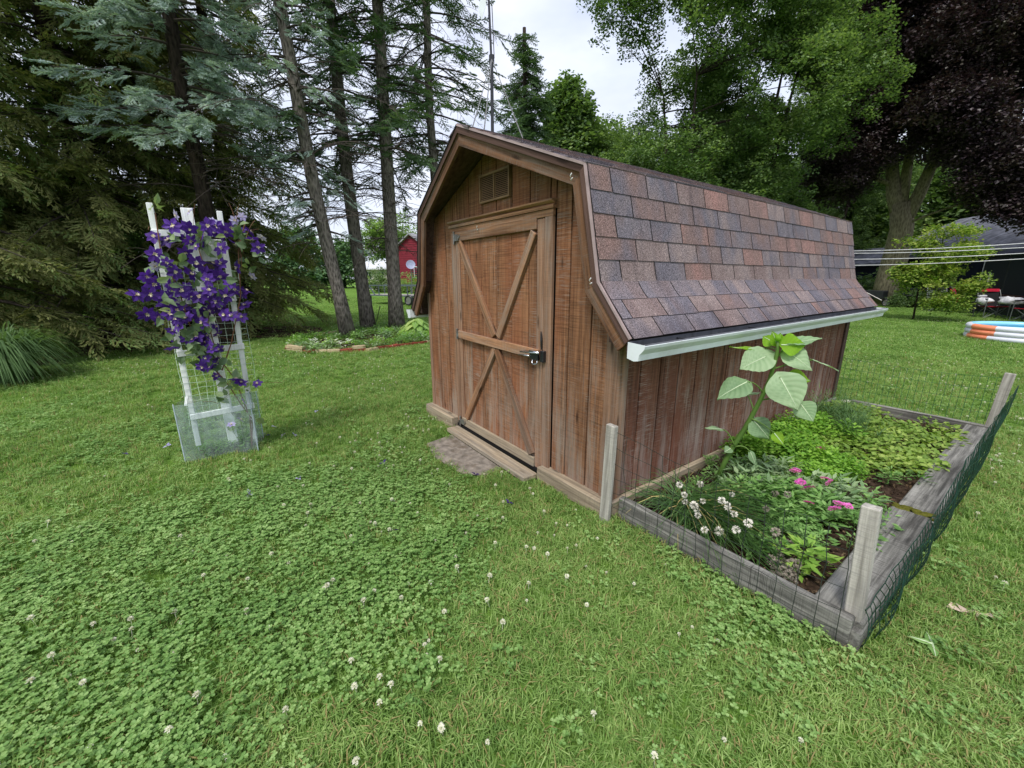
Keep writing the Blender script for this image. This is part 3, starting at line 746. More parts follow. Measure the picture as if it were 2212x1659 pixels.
for (cx_, cy_, r_) in BARE:
    n = 28; k = len(b.v); b.v.append(Vector((cx_, cy_, .002+.0015*len(b.f)/28)))
    for j in range(n):
        a = 2*math.pi*j/n; rr = (r_-.1)*(1+.25*mnoise.noise(Vector((cx_+math.cos(a)*1.2, cy_+math.sin(a)*1.2, 0)))); b.v.append(Vector((cx_+rr*math.cos(a), cy_+rr*math.sin(a), .002+.0015*len(b.f)/28)))
    zz = b.v[k].z
    for j in range(1, n+1): b.v[k+j].z = zz
    for j in range(n): b.face((k, k+1+j, k+1+(j+1) % n))
o = b.build('bare_ground', m_litter, kind='structure'); o['label'] = 'brown needle litter on the ground under the cedars'

# ================================================================ TREES
def rhombi(b, p, d, n_, ln, wd, m=0): b.card(p, d, n_, ln, wd, m)
def make_cedar_spray(seed):
    random.seed(seed); b = MB(); L_ = .5
    for i in range(16):
        t = (i+1)/17; s = 1 if i % 2 else -1; p = Vector((t*L_, 0, -.16*t*t)); ll = (.20*(1-t)+.07)
        a = s*R(random.uniform(28, 55)); d = Vector((math.cos(a), math.sin(a), random.uniform(-.55, -.05))).normalized()
        for j in range(4):
            u = (j+.6)/4.4; q = p+d*ll*u; a2 = a+random.choice((-1, 1))*R(random.uniform(15, 50)); d2 = Vector((math.cos(a2), math.sin(a2), random.uniform(-.8, .1))).normalized()
            b.card(q, d2, (random.uniform(-.6, .6), random.uniform(-.6, .6), 1), random.uniform(.05, .085), random.uniform(.018, .032))
        b.card(p, d, (0, 0, 1), ll*1.1, .02)
    b.poly([(0, -.004, 0), (0, .004, 0), (L_*.9, 0, -.13)]); return b
def make_spruce_spray(seed, w=.03, L_=.5):
    random.seed(seed); b = MB()
    def twig(p, d, ln):
        k = max(3, int(ln/.05)); s_ = d.cross(Vector((0, 0, 1))).normalized(); n_ = s_.cross(d)
        for i in range(k):
            q = p+d*ln*(i/k)
            for s in (-1, 1):
                dd = (d*.75+s_*s*random.uniform(.4, .9)+n_*random.uniform(-.15, .55)).normalized(); b.card(q, dd, (0, 0, 1), random.uniform(.035, .055), w*.55, fold=.05)
        b.card(p, d, n_, ln*1.05, w*.8); b.card(p, d, s_, ln*1.05, w*.8)
    main = Vector((1, 0, -.08)).normalized(); twig(Vector((0, 0, 0)), main, L_)
    for i in range(9):
        t = (i+.7)/10; s = 1 if i % 2 else -1; a = s*R(random.uniform(38, 60)); twig(main*L_*t, Vector((math.cos(a), math.sin(a), random.uniform(-.3, .12))).normalized(), (L_*.5)*(1-t*.75))
    return b
def make_leaf_clump(seed, n_=34, L_=.11, W_=.10, r=.30, droop=.5, flat=.6):
    random.seed(seed); b = MB()
    for i in range(n_):
        v = Vector((random.gauss(0, 1), random.gauss(0, 1), random.gauss(0, flat))).normalized()*r*random.random()**.45
        a = random.random()*6.283; d = Vector((math.cos(a), math.sin(a), -random.uniform(.0, droop)*1.6)).normalized()
        b.card(v, d, (random.uniform(-.5, .5), random.uniform(-.5, .5), 1), L_*random.uniform(.7, 1.2), W_*random.uniform(.7, 1.15), fold=.12)
    for i in range(4):
        v = Vector((random.gauss(0, 1), random.gauss(0, 1), random.gauss(0, .5))).normalized()*r*.8
        b.poly([(0, -.004, 0), (0, .004, 0), tuple(v)], 1)
    return b
m_cedar = leafmat('cedar_foliage', [lin(66, 74, 44), lin(104, 110, 66), lin(138, 140, 88), lin(126, 154, 94)], .38, .7, .2, .45)
m_cedarg = leafmat('cedar_green_foliage', [lin(66, 90, 50), lin(100, 130, 70), lin(138, 164, 98)], .38, .7, .2, .45)
m_spruce = leafmat('spruce_foliage', [lin(58, 78, 58), lin(84, 110, 78), lin(116, 140, 102)], .28, .7, .2, .5)
m_blue = leafmat('blue_spruce_foliage', [lin(88, 104, 104), lin(140, 158, 155), lin(178, 196, 192), lin(206, 218, 214)], .2, .7, .2, .8)
m_green = leafmat('maple_foliage', [lin(46, 66, 38), lin(76, 102, 58), lin(108, 134, 80), lin(146, 168, 106)], .38, .6, .3, .3)
m_green2 = leafmat('light_foliage', [lin(80, 106, 58), lin(122, 152, 84), lin(160, 184, 112)], .45, .6, .3, .3)
m_bgreen = leafmat('distant_foliage', [lin(62, 90, 60), lin(92, 124, 84), lin(122, 150, 108)], .35, .7, .2, .1)
m_purple = leafmat('purple_maple_foliage', [lin(30, 24, 32), lin(48, 38, 46), lin(66, 54, 56), lin(76, 72, 62)], .15, .45, .5, .35, (1.3, .8, .7, 1))
m_bark = bark('grey_spruce_bark', lin(58, 54, 50), lin(138, 130, 122), 1.2)
m_barkd = bark('dark_bark', lin(30, 26, 24), lin(66, 58, 52), 1.0)
m_barkm = bark('maple_bark', lin(92, 86, 68), lin(150, 142, 116), .7, .7)
m_twig = plain('dead_twig', lin(74, 66, 60), .9)
CED = [source('cedar%d' % i, make_cedar_spray(i), m_cedar) for i in range(3)]
CEDG = [source('cedarg%d' % i, make_cedar_spray(i+9), m_cedarg) for i in range(3)]
SPR = [source('spruce%d' % i, make_spruce_spray(i), m_spruce) for i in range(3)]
BLU = [source('blue%d' % i, make_spruce_spray(i+5, .042, .5), m_blue) for i in range(3)]
GRN = [source('green%d' % i, make_leaf_clump(i), [m_green, m_barkd]) for i in range(3)]
GRN2 = [source('lgreen%d' % i, make_leaf_clump(i+4), [m_green2, m_barkd]) for i in range(2)]
PUR = [source('purple%d' % i, make_leaf_clump(i+20, 44, .115, .105, .36, .7), [m_purple, m_barkd]) for i in range(3)]
BGN = [source('bgreen%d' % i, make_leaf_clump(i+30, 40, .26, .22, .6), [m_bgreen, m_barkd]) for i in range(2)]
DGN = [source('dgreen%d' % i, make_leaf_clump(i+34, 40, .2, .18, .5), [m_green, m_barkd]) for i in range(2)]
random.seed(11)
def trunk_path(base, top, wob=.1, n=10):
    base, top = Vector(base), Vector(top); out = []
    for i in range(n+1):
        t = i/n; p = base.lerp(top, t); w = wob*math.sin(t*math.pi)
        out.append(p+Vector((mnoise.noise(Vector((t*2.1, base.x, 1)))*w*2, mnoise.noise(Vector((t*2.1, base.y, 7)))*w*2, 0)))
    return out
def on_path(pts, t):
    f = t*(len(pts)-1); i = min(int(f), len(pts)-2); return pts[i].lerp(pts[i+1], f-i)
def conifer(name, label, base, top, r0, srcs, mat_bark, z0, z1, rad, n_br, per, sc=1.0, droop=.35, dead=(0, 0), frac=.25, azr=None, shape='cone', group=None, mbark=None, tipup=.15):
    """trunk, limbs and crown; rad(t) length of a branch at height fraction t (0 at z0, 1 at z1)"""
    base = Vector(base); T = thing(name, label, 'tree', base, group)
    pts = trunk_path(base+Vector((0, 0, -.1)), top); H = pts[-1].z-base.z
    rr = [r0*(1.25 if i == 0 else .95)*(1-.5*(i/10)) for i in range(11)]
    b = MB(); b.tube(pts, rr, 14); b.build('trunk', mat_bark, T, smooth=True)
    tp = lambda z: on_path(pts, min(max((z-pts[0].z)/(pts[-1].z-pts[0].z), 0), 1))
    lb = MB(); P_, E_, S_ = [], [], []
    for i in range(n_br):
        t = (i+random.random())/n_br; z = z0+(z1-z0)*t; a = random.uniform(*azr) if azr else random.random()*6.283
        Lb = rad(t)*random.uniform(.75, 1.15); d = Vector((math.cos(a), math.sin(a), 0)); s_ = tp(z)
        e = s_+d*Lb+Vector((0, 0, -droop*Lb+random.uniform(-.1, .1))); mid = s_+d*Lb*.5+Vector((0, 0, .05*Lb-droop*.25*Lb)); q = bez(s_, mid, e, 6); q[-1].z += tipup*Lb*.3
        lb.tube(q, [max(.006, .028*(1-k/6.5)) for k in range(7)], 4, cap=False)
        k_ = max(2, int(per*Lb))
        for j in range(k_):
            u = frac+(1-frac)*(j+random.random())/k_; p = on_path(q, min(u, .999)); side = random.choice((-1, 1)); a2 = a+side*random.uniform(.15, 1.15)*(1.1-u*.6)
            off = d.cross(Vector((0, 0, 1)))*random.gauss(0, .10*Lb*(1.1-u)); P_.append(p+off+Vector((0, 0, random.uniform(-.12, .04)))); E_.append((random.gauss(0, .35), random.uniform(-.1, .75), a2)); S_.append(sc*random.uniform(.65, 1.2))
    if dead[1] > dead[0]:
        nd = int((dead[1]-dead[0])*12)
        for i in range(nd):
            z = random.uniform(*dead); a = random.random()*6.283; Lb = random.uniform(.6, 2.6); d = Vector((math.cos(a), math.sin(a), 0)); s_ = tp(z)
            e = s_+d*Lb+Vector((0, 0, -random.uniform(.0, .45)*Lb)); q = bez(s_, s_+d*Lb*.5+Vector((0, 0, .12*Lb)), e, 7); lb.tube(q, [max(.004, .016*(1-k/8)) for k in range(8)], 3, cap=False)
            for j in range(int(5*Lb)):
                u = random.uniform(.15, .95); p = on_path(q, u); a2 = a+random.choice((-1, 1))*random.uniform(.5, 1.2); l2 = random.uniform(.2, .8)*(1.2-u); dd = Vector((math.cos(a2), math.sin(a2), random.uniform(-.7, .2)))
                lb.tube([p, p+dd*l2*.5, p+dd*l2+Vector((0, 0, -.1*l2))], [.006, .005, .003], 3, cap=False)
                if random.random() < .5:
                    q3 = p+dd*l2*.5; a3 = a2+random.choice((-1, 1))*.8; lb.tube([q3, q3+Vector((math.cos(a3), math.sin(a3), random.uniform(-.6, .1)))*l2*.4], [.004, .0025], 3, cap=False)
    lb.build('branches', m_twig, T, kind='stuff')
    if P_: scatter('crown', P_, E_, S_, srcs, T)
    return T
def broadleaf(name, label, base, paths, blobs, n_cl, srcs, mat_bark, sc=1.0, thr=-.05, nsc=.45, group=None, limbs=40, cat='tree'):
    """paths: trunk and main limbs as (points, r0, r1); blobs: ellipsoids (centre, radii, weight)"""
    base = Vector(base); T = thing(name, label, cat, base, group)
    b = MB(); nodes = []
    for pts, ra, rb in paths:
        pts = [Vector(p) for p in pts]; n = len(pts); b.tube(pts, [ra+(rb-ra)*i/(n-1) for i in range(n)], 12 if ra > .15 else 7); nodes += [(on_path(pts, .35+.65*k/8), rb) for k in range(9)]
    b.build('trunk', mat_bark, T, smooth=True)
    P_ = []; wsum = sum(w for *_, w in blobs)
    for c, r_, w in blobs:
        c = Vector(c); k = 0; tries = 0; want = n_cl*w/wsum
        while k < want and tries < want*12:
            tries += 1; v = Vector((random.gauss(0, 1), random.gauss(0, 1), random.gauss(0, 1))).normalized()*random.random()**.42
            p = c+Vector((v.x*r_[0], v.y*r_[1], v.z*r_[2]))
            if mnoise.noise(p*nsc)+.5*mnoise.noise(p*nsc*2.7) < thr+.25*(v.length-.6): continue
            if p.z < .25: continue
            P_.append(p); k += 1
    n = len(P_); E_ = [(random.gauss(0, .25), random.gauss(0, .25), random.random()*6.283) for _ in range(n)]
    scatter('crown', P_, E_, [sc*random.uniform(.7, 1.25) for _ in range(n)], srcs, T)
    lb = MB()
    for i in range(limbs):
        e = random.choice(P_); s_, r_ = min(nodes, key=lambda q: (q[0]-e).length+max(0, q[0].z-e.z)*1.5)
        q = bez(s_, s_.lerp(e, .5)+Vector((0, 0, (e-s_).length*.12)), e, 5); rr = min(r_, .012+.012*(e-s_).length); lb.tube(q, [rr*(1-k/6) for k in range(6)], 4, cap=False)
    lb.build('branches', mat_bark, T, kind='stuff'); return T

# --- the wall of cedars on the left
cone = lambda r0, r1: (lambda t: r0+(r1-r0)*t)
ced = [(-160, 745, 11.5, 2.6, CED, 'tall brown green cedar at the left edge behind the ornamental grass'),
       (70, 715, 14.0, 2.7, CEDG, 'tall green cedar beside the dark leaning trunk'),
       (235, 716, 12.8, 2.4, CED, 'broad drooping cedar just left of the purple clematis'),
       (400, 716, 13.6, 2.5, CED, 'dark cedar standing straight behind the clematis trellis'),
       (535, 714, 13.7, 2.2, CED, 'cedar with a bare reddish trunk right of the clematis')]
for i, (px, py, ds, r_, src, lab) in enumerate(ced):
    p = at(px, py, ds); p.z = 0
    conifer('cedar_tree', lab, p, p+Vector((random.uniform(-.3, .3), random.uniform(-.3, .3), 9.6)), .17, src, m_barkd, 1.05 if i != 4 else .95, 9.4, (lambda t, r_=r_: r_*(1.05 if t < .1 else 1.0)*(1-.5*t)), 150, 7.2, 1.1, .32, (.4, 2.0), .22, tipup=.05)
# a nearer low cedar limb mass on the far left with the dark leaning trunk
p = gnd(10, 712); p.z = 0; q = at(85, 585, (p-CAM).to_2d().length)
broadleaf('leaning_tree', 'dark leaning trunk with low boughs behind the ornamental grass', p, [([p+Vector((0, 0, -.1)), p.lerp(q, .5)+Vector((0, 0, .1)), q, q+Vector((.5, .6, 1.6)), q+Vector((.4, 1.2, 4))], .30, .08)],
          [(q+Vector((0, 0, 1.2)), (2.4, 2.6, 1.0), 1), (q+Vector((-1.5, -1.5, .2)), (1.5, 1.6, .7), .6)], 420, CEDG, m_barkd, 1.5, -.2)
# --- the three spruces in the brick edged island and the fourth behind
def toP(px, py, ds): return at(px, py, ds)
s1 = gnd(754, 730); s2 = gnd(797, 714); s3 = gnd(858, 714)
for s in (s1, s2, s3): s.z = 0
d1, d2, d3 = [math.hypot(s.x-CAM.x, s.y-CAM.y) for s in (s1, s2, s3)]
def leaner(s, px, py, ds, ztop=11.5):
    q = at(px, py, ds); return s+(q-s)*((ztop)/(q.z))
toward = math.atan2(CAM.y-s1.y, CAM.x-s1.x)
T1 = conifer('blue_spruce', 'leaning blue spruce with silvery boughs, leftmost trunk in the brick edged bed', s1, leaner(s1, 612, 60, d1), .165, BLU, m_bark, 2.3, 11.2,
        lambda t: .75+.5*min(1, t*4), 70, 8, .62, .30, (2.0, 8.0), .2)
T2 = conifer('spruce_tree', 'tall bare trunked spruce, middle one of three in the brick edged bed', s2, leaner(s2, 713, 20, d2), .185, SPR, m_bark, 4.6, 11.2, lambda t: 2.0*(1-.5*t)+.3, 62, 6, 1.0, .38, (2.2, 8.5), .25)
T3 = conifer('spruce_tree', 'tall bare trunked spruce beside the hosta, right of the other two', s3, leaner(s3, 803, 10, d3), .195, SPR, m_bark, 4.3, 11.2, lambda t: 2.0*(1-.5*t)+.3, 66, 6, 1.0, .38, (2.0, 8.5), .25)
s4 = at(948, 640, 12.8); s4.z = 0
T4 = conifer('spruce_tree', 'spruce whose thin trunk rises just left of the shed peak', s4, leaner(s4, 926, 100, 12.8), .15, SPR, m_bark, 4.5, 11.2, lambda t: 2.1*(1-.5*t)+.3, 70, 6, 1.0, .4, (3.0, 9.0), .25)
# silvery boughs that reach out to the left of the blue spruce: part of a second one hidden in the cedars
sb = at(470, 650, 10.9); sb.z = 0
conifer('blue_spruce', 'blue spruce with silver green boughs hanging above the clematis', sb, sb+Vector((.1, .2, 10.5)), .16, BLU, m_barkd, 4.0, 10.2, lambda t: 1.85-1.1*t, 110, 14, .68, .25, (2.0, 4.4), .4)
# behind the shed
def free(px, py, ds):
    p = at(px, py, ds); p.z = 0; return p
p = free(1128, 600, 24); conifer('pointed_spruce', 'pointed spruce rising above the shed ridge against the sky', p, p+Vector((.1, 0, at(1134, 62, 24).z)), .18, SPR, m_barkd, 1.5, at(1134, 70, 24).z-.1, lambda t: 3.2*(1-t)+.25, 330, 6, 1.5, .28, (0, 0), .08)
p = free(1215, 600, 30); h = at(1200, 160, 30).z
broadleaf('bushy_tree', 'rounded dark green tree right of the pointed spruce', p, [([p, p+Vector((0, 0, h*.8))], .25, .06)], [(p+Vector((0, 0, h*.50)), (2.6, 2.6, h*.42), 1), (p+Vector((0, 0, h*.8)), (1.6, 1.6, h*.2), .4)], 900, DGN, m_barkd, 1.3, -.12)
p = free(1290, 600, 34); h = at(1290, 250, 34).z
broadleaf('bushy_tree', 'lower green tree at the foot of the gap of sky', p, [([p, p+Vector((0, 0, h*.8))], .2, .05)], [(p+Vector((0, 0, h*.55)), (3.2, 3.2, h*.45), 1)], 700, DGN, m_barkd, 1.4, -.12)
p = free(1180, 600, 40)
# big green maple: several stems
def maple(px, ds, r_, lab, rz, hz, n, src=GRN, thr=-.08, sc=1.0, dx=0):
    p = free(px, 620, ds); st = []
    for k in range(3):
        a = random.random()*6.28; st.append(([p+Vector((.3*math.cos(a), .3*math.sin(a), -.1)), p+Vector((math.cos(a)*.9, math.sin(a)*.9, hz*.35)), p+Vector((math.cos(a)*1.5, math.sin(a)*1.5, hz*.62))], .20, .03))
    bl = []
    for k in range(9):
        a = k*2.4; q = r_*.55*math.sqrt((k+.5)/9)*1.2; zc = rz+(hz-rz)*(.15+.75*((k*5) % 9)/9)
        bl.append((p+Vector((math.cos(a)*q, math.sin(a)*q, zc)), (r_*.52, r_*.52, (hz-rz)*.20), 1))
    return broadleaf('green_maple', lab, p, st, bl, n, src, m_barkd, sc, thr, .5, limbs=60)
maple(1470, 22, 4.8, 'light green tree whose leafy edge meets the open sky', 2.4, 15, 3600)
maple(1585, 24, 4.3, 'tall green tree with bare inner stems above the middle of the shed roof', 2.2, 16.5, 3800)
maple(1350, 31, 3.2, 'slim green tree at the left side of the light green crowns', 2.0, 11.5, 1700)
maple(1770, 40, 5.0, 'green tree half hidden by the purple leaved maple', 2.0, 15, 2600)
# purple maple
p = gnd(1908, 658); p.z = 0; dm = math.hypot(p.x-CAM.x, p.y-CAM.y)
A = lambda px, py, dd=0: at(px, py, dm+dd)
fork = A(1948, 490); hA = A(1925, 330, .4); hB = A(2018, 345, -.5)
paths = [([p+Vector((0, 0, -.1)), A(1922, 600), A(1938, 540), fork, A(1946, 440)], .60, .42),
         ([fork, A(1930, 420), hA, A(1900, 200, .5), A(1890, 60, 1)], .36, .10), ([fork, A(1985, 420), hB, A(2060, 200, -1), A(2100, 60, -1)], .32, .10),
         ([A(1946, 450), A(1970, 300, .6), A(1980, 120, 1)], .25, .08), ([A(1930, 400), A(1850, 370, -.6), A(1780, 340, -1)], .12, .04)]
bl = [(A(1850, 330, -1), (2.3, 2.3, 1.6), 1.0), (A(1815, 395, -1.5), (1.7, 1.7, .9), .5), (A(1900, 220, -1), (2.4, 2.4, 2.2), 1.4), (A(1965, 270, 0), (2.4, 2.4, 1.6), 1.0), (A(2070, 250, -2), (2.6, 2.6, 1.6), 1.2),
      (A(2175, 350, -2.5), (1.9, 1.9, 1.5), .9), (A(2205, 440, -3), (1.1, 1.1, 1.0), .35), (A(1860, 90, 0), (2.6, 2.6, 2.4), 1.3), (A(1980, 100, 0), (3.0, 3.0, 2.8), 1.6), (A(2120, 120, -1), (3.2, 3.2, 2.8), 1.7),
      (A(2260, 220, -2), (3.0, 3.0, 3.0), 1.6), (A(1990, -80, 0), (5.0, 5.0, 3.2), 2.0), (A(2240, -30, 0), (4, 4, 3.4), 1.6), (A(1800, 400, -1.5), (1.0, 1.0, .5), .12)]
broadleaf('purple_maple', 'large dark purple leaved maple with a leaning forked trunk', p, paths, bl, 7600, PUR, m_barkm, 1.1, -.06, .5, limbs=70)
# bright sapling before it
p = gnd(1972, 690); p.z = 0; ds = math.hypot(p.x-CAM.x, p.y-CAM.y)
B = lambda px, py, dd=0: at(px, py, ds+dd)
m_sap = leafmat('sapling_leaf', [lin(54, 80, 34), lin(104, 136, 54), lin(156, 176, 84), lin(176, 180, 100)], .45, .6, .3, .9)
SAP = [source('sapling%d' % i, make_leaf_clump(i+50, 30, .13, .10, .28, .6), [m_sap, m_barkd]) for i in range(2)]
broadleaf('young_tree', 'young yellow green sapling on a thin trunk behind the wires', p, [([p, B(1985, 620), B(2030, 560), B(2040, 500)], .03, .012), ([B(1985, 620), B(1995, 560), B(1990, 500)], .02, .01)],
          [(B(2010, 600), (.9, .9, .7), .9), (B(2050, 550), (.9, .9, .45), .6), (B(2090, 545), (.7, .7, .25), .35), (B(2095, 600), (.55, .55, .5), .4), (B(1980, 530), (.5, .5, .3), .3), (B(2050, 500), (.7, .7, .25), .3), (B(1975, 600), (.5, .5, .5), .35), (B(2040, 650), (.9, .9, .30), .5), (B(1945, 585), (.3, .3, .3), .12)], 620, SAP, m_barkd, .62, -.02, 1.5, limbs=40)
# trees farther off that close the view
far = [(1420, 46, 12, 'far green tree low between the bushy tree and the light green maple'), (1560, 44, 14, 'far green tree seen through the inner stems of the green maples'), (1700, 48, 13, 'far green tree behind the right half of the shed roof'), (1840, 48, 12, 'far green tree behind the small dark outbuilding'), (1985, 54, 13, 'far green tree rising behind the trunk of the purple maple'), (2110, 54, 12, 'far green tree over the ridge of the dark house'), (2260, 50, 14, 'far green tree behind the screened tent'), (2400, 48, 14, 'far green tree beyond the right end of the dark house')]
for k, (px, dd, h, lab) in enumerate(far):
    p = free(px, 610, dd)
    broadleaf('background_tree', lab, p, [([p, p+Vector((0, 0, h*.8))], .22, .06)], [(p+Vector((0, 0, h*.32)), (4.6, 4.6, h*.30), 1), (p+Vector((0, 0, h*.68)), (3.6, 3.6, h*.30), .8)], 520, DGN, m_barkd, 1.9, -.25, group='trees of the far belt', limbs=8)
far = [(-260, 40, 10, 'pale distant tree beyond the left edge cedar'), (-60, 46, 11, 'pale distant tree left of the dark leaning trunk'), (120, 52, 11, 'pale distant tree behind the blue grey house'), (300, 55, 10, 'pale distant tree showing through the drooping cedar behind the clematis'), (470, 60, 9, 'pale distant tree between the two cedars right of the clematis'), (640, 66, 9, 'pale distant tree left of the leaning blue spruce trunk'), (745, 70, 7.5, 'pale distant tree behind the low cream house'), (1000, 60, 12, 'pale distant tree hidden largely by the shed front')]
for k, (px, dd, h, lab) in enumerate(far):
    p = free(px, 610, dd)
    broadleaf('background_tree', lab, p, [([p, p+Vector((0, 0, h*.8))], .22, .06)], [(p+Vector((0, 0, h*.35)), (5.5, 5.5, h*.34), 1), (p+Vector((0, 0, h*.7)), (4, 4, h*.26), .6)], 300, BGN, m_barkd, 1.6, -.2, group='pale trees beyond the spruces', limbs=6)
p = free(855, 610, 52); broadleaf('light_green_tree', 'bright yellow green tree between the two spruce trunks near the red house', p, [([p, p+Vector((0, 0, 5))], .2, .06)], [(p+Vector((0, 0, 6.4)), (3.0, 3.0, 2.6), 1), (p+Vector((-.5, -1.6, 5.2)), (2.2, 2.2, 1.8), .5)], 300, GRN2, m_barkd, 2.2, -.2, limbs=10)
random.seed(23)
# ================================================================ RAISED BED beside the shed
BY = 3.56
RB = thing('raised_bed', 'raised garden bed of grey weathered timbers along the shed wall', 'garden bed', (.6, 1.8, 0))
brd('timber', (.05, .045, .062), (1.17, .030, .074), .135, .045, m_bedw, RB, (0, -1, 0), .006)
brd('timber', (1.110, .055, .098), (1.105, 1.235, .100), .17, .038, m_bedw, RB, (0, 0, 1), .006)
brd('timber', (1.118, 1.27, .096), (1.115, 3.55, .100), .16, .038, m_bedw, RB, (0, 0, 1), .006)
brd('timber', (1.182, .03, .045), (1.180, 1.24, .045), .09, .035, m_bedw, RB, (1, 0, 0), .005)
brd('timber', (1.184, 1.26, .044), (1.182, 3.56, .044), .09, .035, m_bedw, RB, (1, 0, 0), .005)
brd('timber', (.20, BY, .075), (1.20, BY, .070), .13, .045, m_bedw, RB, (0, -1, 0), .006)
m_moss = plain('moss', lin(96, 96, 40), 1, .05, .3, 40, bump=.8)
b = MB()
for i in range(26): b.sphere((random.uniform(1.03, 1.20), 1.25+random.gauss(0, .022), .117), random.uniform(.010, .02), 6, 4, sq=(1.4, 1, .5))
b.build('moss', m_moss, RB, smooth=True)
n1, n2 = 24, 70; b = MB()
for j in range(n2+1):
    for i in range(n1+1):
        x = .035+(1.06-.035)*i/n1; y = .06+(BY-.09)*j/n2; b.v.append(Vector((x, y, .045+.022*mnoise.noise(Vector((x*7, y*7, 0)))+.012*mnoise.noise(Vector((x*22, y*22, 3))))))
for j in range(n2):
    for i in range(n1): k = j*(n1+1)+i; b.face((k, k+1, k+n1+2, k+n1+1))
o = b.build('soil', m_soil, None, smooth=True, kind='structure'); o['label'] = 'dark crumbly soil in the raised bed'
# crumbs and dry litter on the soil
m_chip = plain('wood_chip', lin(120, 100, 78), .95, .1, .5, 60)
b = MB(); b.box((-.012, -.005, 0), (.012, .005, .004)); chip = source('chip', b, m_chip)
b = MB(); b.sphere((0, 0, 0), .008, 5, 4); clod = source('clod', b, m_soil)
n = 2600; x = RNG.uniform(.05, 1.05, n); y = RNG.uniform(.08, BY-.05, n)
o = scatter('soil_crumbs', np.stack([x, y, np.full(n, .060)], 1), RNG.random((n, 3))*6, RNG.uniform(.3, 1.3, n), [chip, clod], rnd=(RNG.random(n) < .7).astype(int)); tag(o, 'small clods and bits of bark lying on the bed soil', 'soil crumbs')

# ---- plants of the bed
def plant_mat(n_, a, b_, c, tr=.35): return leafmat(n_, [a, b_, c], tr, .55, .35, 2.5)
m_par = plant_mat('parsley_leaf', lin(70, 116, 34), lin(112, 160, 52), lin(158, 196, 82))
m_sage = plant_mat('grey_green_leaf', lin(84, 114, 74), lin(122, 150, 104), lin(162, 182, 138), .25)
m_mid = plant_mat('mid_green_leaf', lin(78, 116, 56), lin(116, 158, 82), lin(160, 194, 120))
m_straw = plant_mat('strawberry_leaf', lin(86, 116, 42), lin(128, 158, 66), lin(172, 190, 100))
m_dill = plant_mat('dill_frond', lin(52, 84, 48), lin(80, 114, 64), lin(108, 140, 82), .25)
m_lime = plant_mat('yellow_green_leaf', lin(92, 132, 50), lin(132, 172, 70), lin(168, 198, 92))
m_chive = plant_mat('chive_leaf', lin(58, 90, 46), lin(92, 130, 68), lin(134, 164, 98))
m_straw2 = plain('dry_stalk', lin(186, 172, 110), .9)
m_seed = plain('seed_head', lin(232, 228, 214), .95, .1, .2, 120, bump=.4)
m_seedd = plain('grey_seed_head', lin(158, 150, 134), .95, .1, .35, 120, bump=.4)
m_pink = leafmat('pink_petal', [lin(190, 70, 160), lin(224, 110, 200), lin(240, 150, 220)], .35, .7, .2)
m_stem = leafmat('green_stem', [lin(84, 118, 50), lin(120, 150, 72)], .1, .6)
def sprig(seed, L_, W_, n_=26, r=.06, h=.10, nb=5, mt=None, fold=.12):
    """a leafy tuft: leaves on short stalks, base at the origin"""
    random.seed(seed); b = MB()
    for i in range(n_):
        a = random.random()*6.283; q = r*random.random()**.6; z = h*(1-(q/r)**2*.5)*random.uniform(.35, 1.05); d = Vector((math.cos(a), math.sin(a), random.uniform(-.3, .6))).normalized()
        p = Vector((q*math.cos(a), q*math.sin(a), z)); b.card(p, d, (random.uniform(-.3, .3), random.uniform(-.3, .3), 1), L_*random.uniform(.7, 1.25), W_*random.uniform(.7, 1.2), fold=fold)
        if i % 3 == 0: b.poly([(q*.2*math.cos(a)-.001, q*.2*math.sin(a), 0), (q*.2*math.cos(a)+.001, q*.2*math.sin(a), 0), tuple(p)])
    return b
PARS = [source('par%d' % i, sprig(60+i, .022, .018, 60, .07, .12), m_par) for i in range(2)]
SAGE = [source('sag%d' % i, sprig(64+i, .055, .020, 26, .06, .11), m_sage) for i in range(2)]
MID = [source('mid%d' % i, sprig(68+i, .05, .020, 28, .06, .13), m_mid) for i in range(2)]
STR = [source('str%d' % i, sprig(72+i, .034, .030, 24, .08, .055), m_straw) for i in range(2)]
LIM = [source('lim%d' % i, sprig(76+i, .085, .032, 14, .06, .13), m_lime) for i in range(2)]
random.seed(80)
b = MB()
for i in range(70):
    a = random.random()*6.283; t = random.random(); b.card((.02*math.cos(a)*t, .02*math.sin(a)*t, .05+.2*t*random.random()), Vector((math.cos(a), math.sin(a), random.uniform(.2, 1.4))).normalized(), (0, 0, 1), random.uniform(.03, .06), .0035)
DIL = [source('dil', b, m_dill)]
def patch(name, label, cat, pts, srcs, s0, s1, z=.055, kind='stuff', group=None):
    """pts: (x, y, radius, count)"""
    P_ = []
    for (x, y, r_, c) in pts:
        for i in range(c):
            a = random.random()*6.283; q = r_*math.sqrt(random.random()); px_, py_ = x+q*math.cos(a), y+q*math.sin(a)
            if not (.05 < px_ < 1.06 and .09 < py_ < BY-.05): continue
            P_.append((px_, py_, z+.05*(1-(q/r_)**2)))
    n = len(P_); o = scatter(name, P_, [(random.gauss(0, .2), random.gauss(0, .2), random.random()*6.283) for _ in P_], [random.uniform(s0, s1) for _ in P_], srcs, kind=kind); tag(o, label, cat, group); return o
patch('strawberry_patch', 'low mat of yellowish strawberry leaves toward the far end of the bed', 'strawberry patch', [(.45, 2.75, .42, 60), (.72, 2.3, .34, 56), (.85, 2.85, .30, 26), (.5, 2.0, .35, 40), (.9, 3.2, .25, 14), (.3, 3.2, .3, 34), (.95, 2.1, .15, 14)], STR, .8, 1.3)
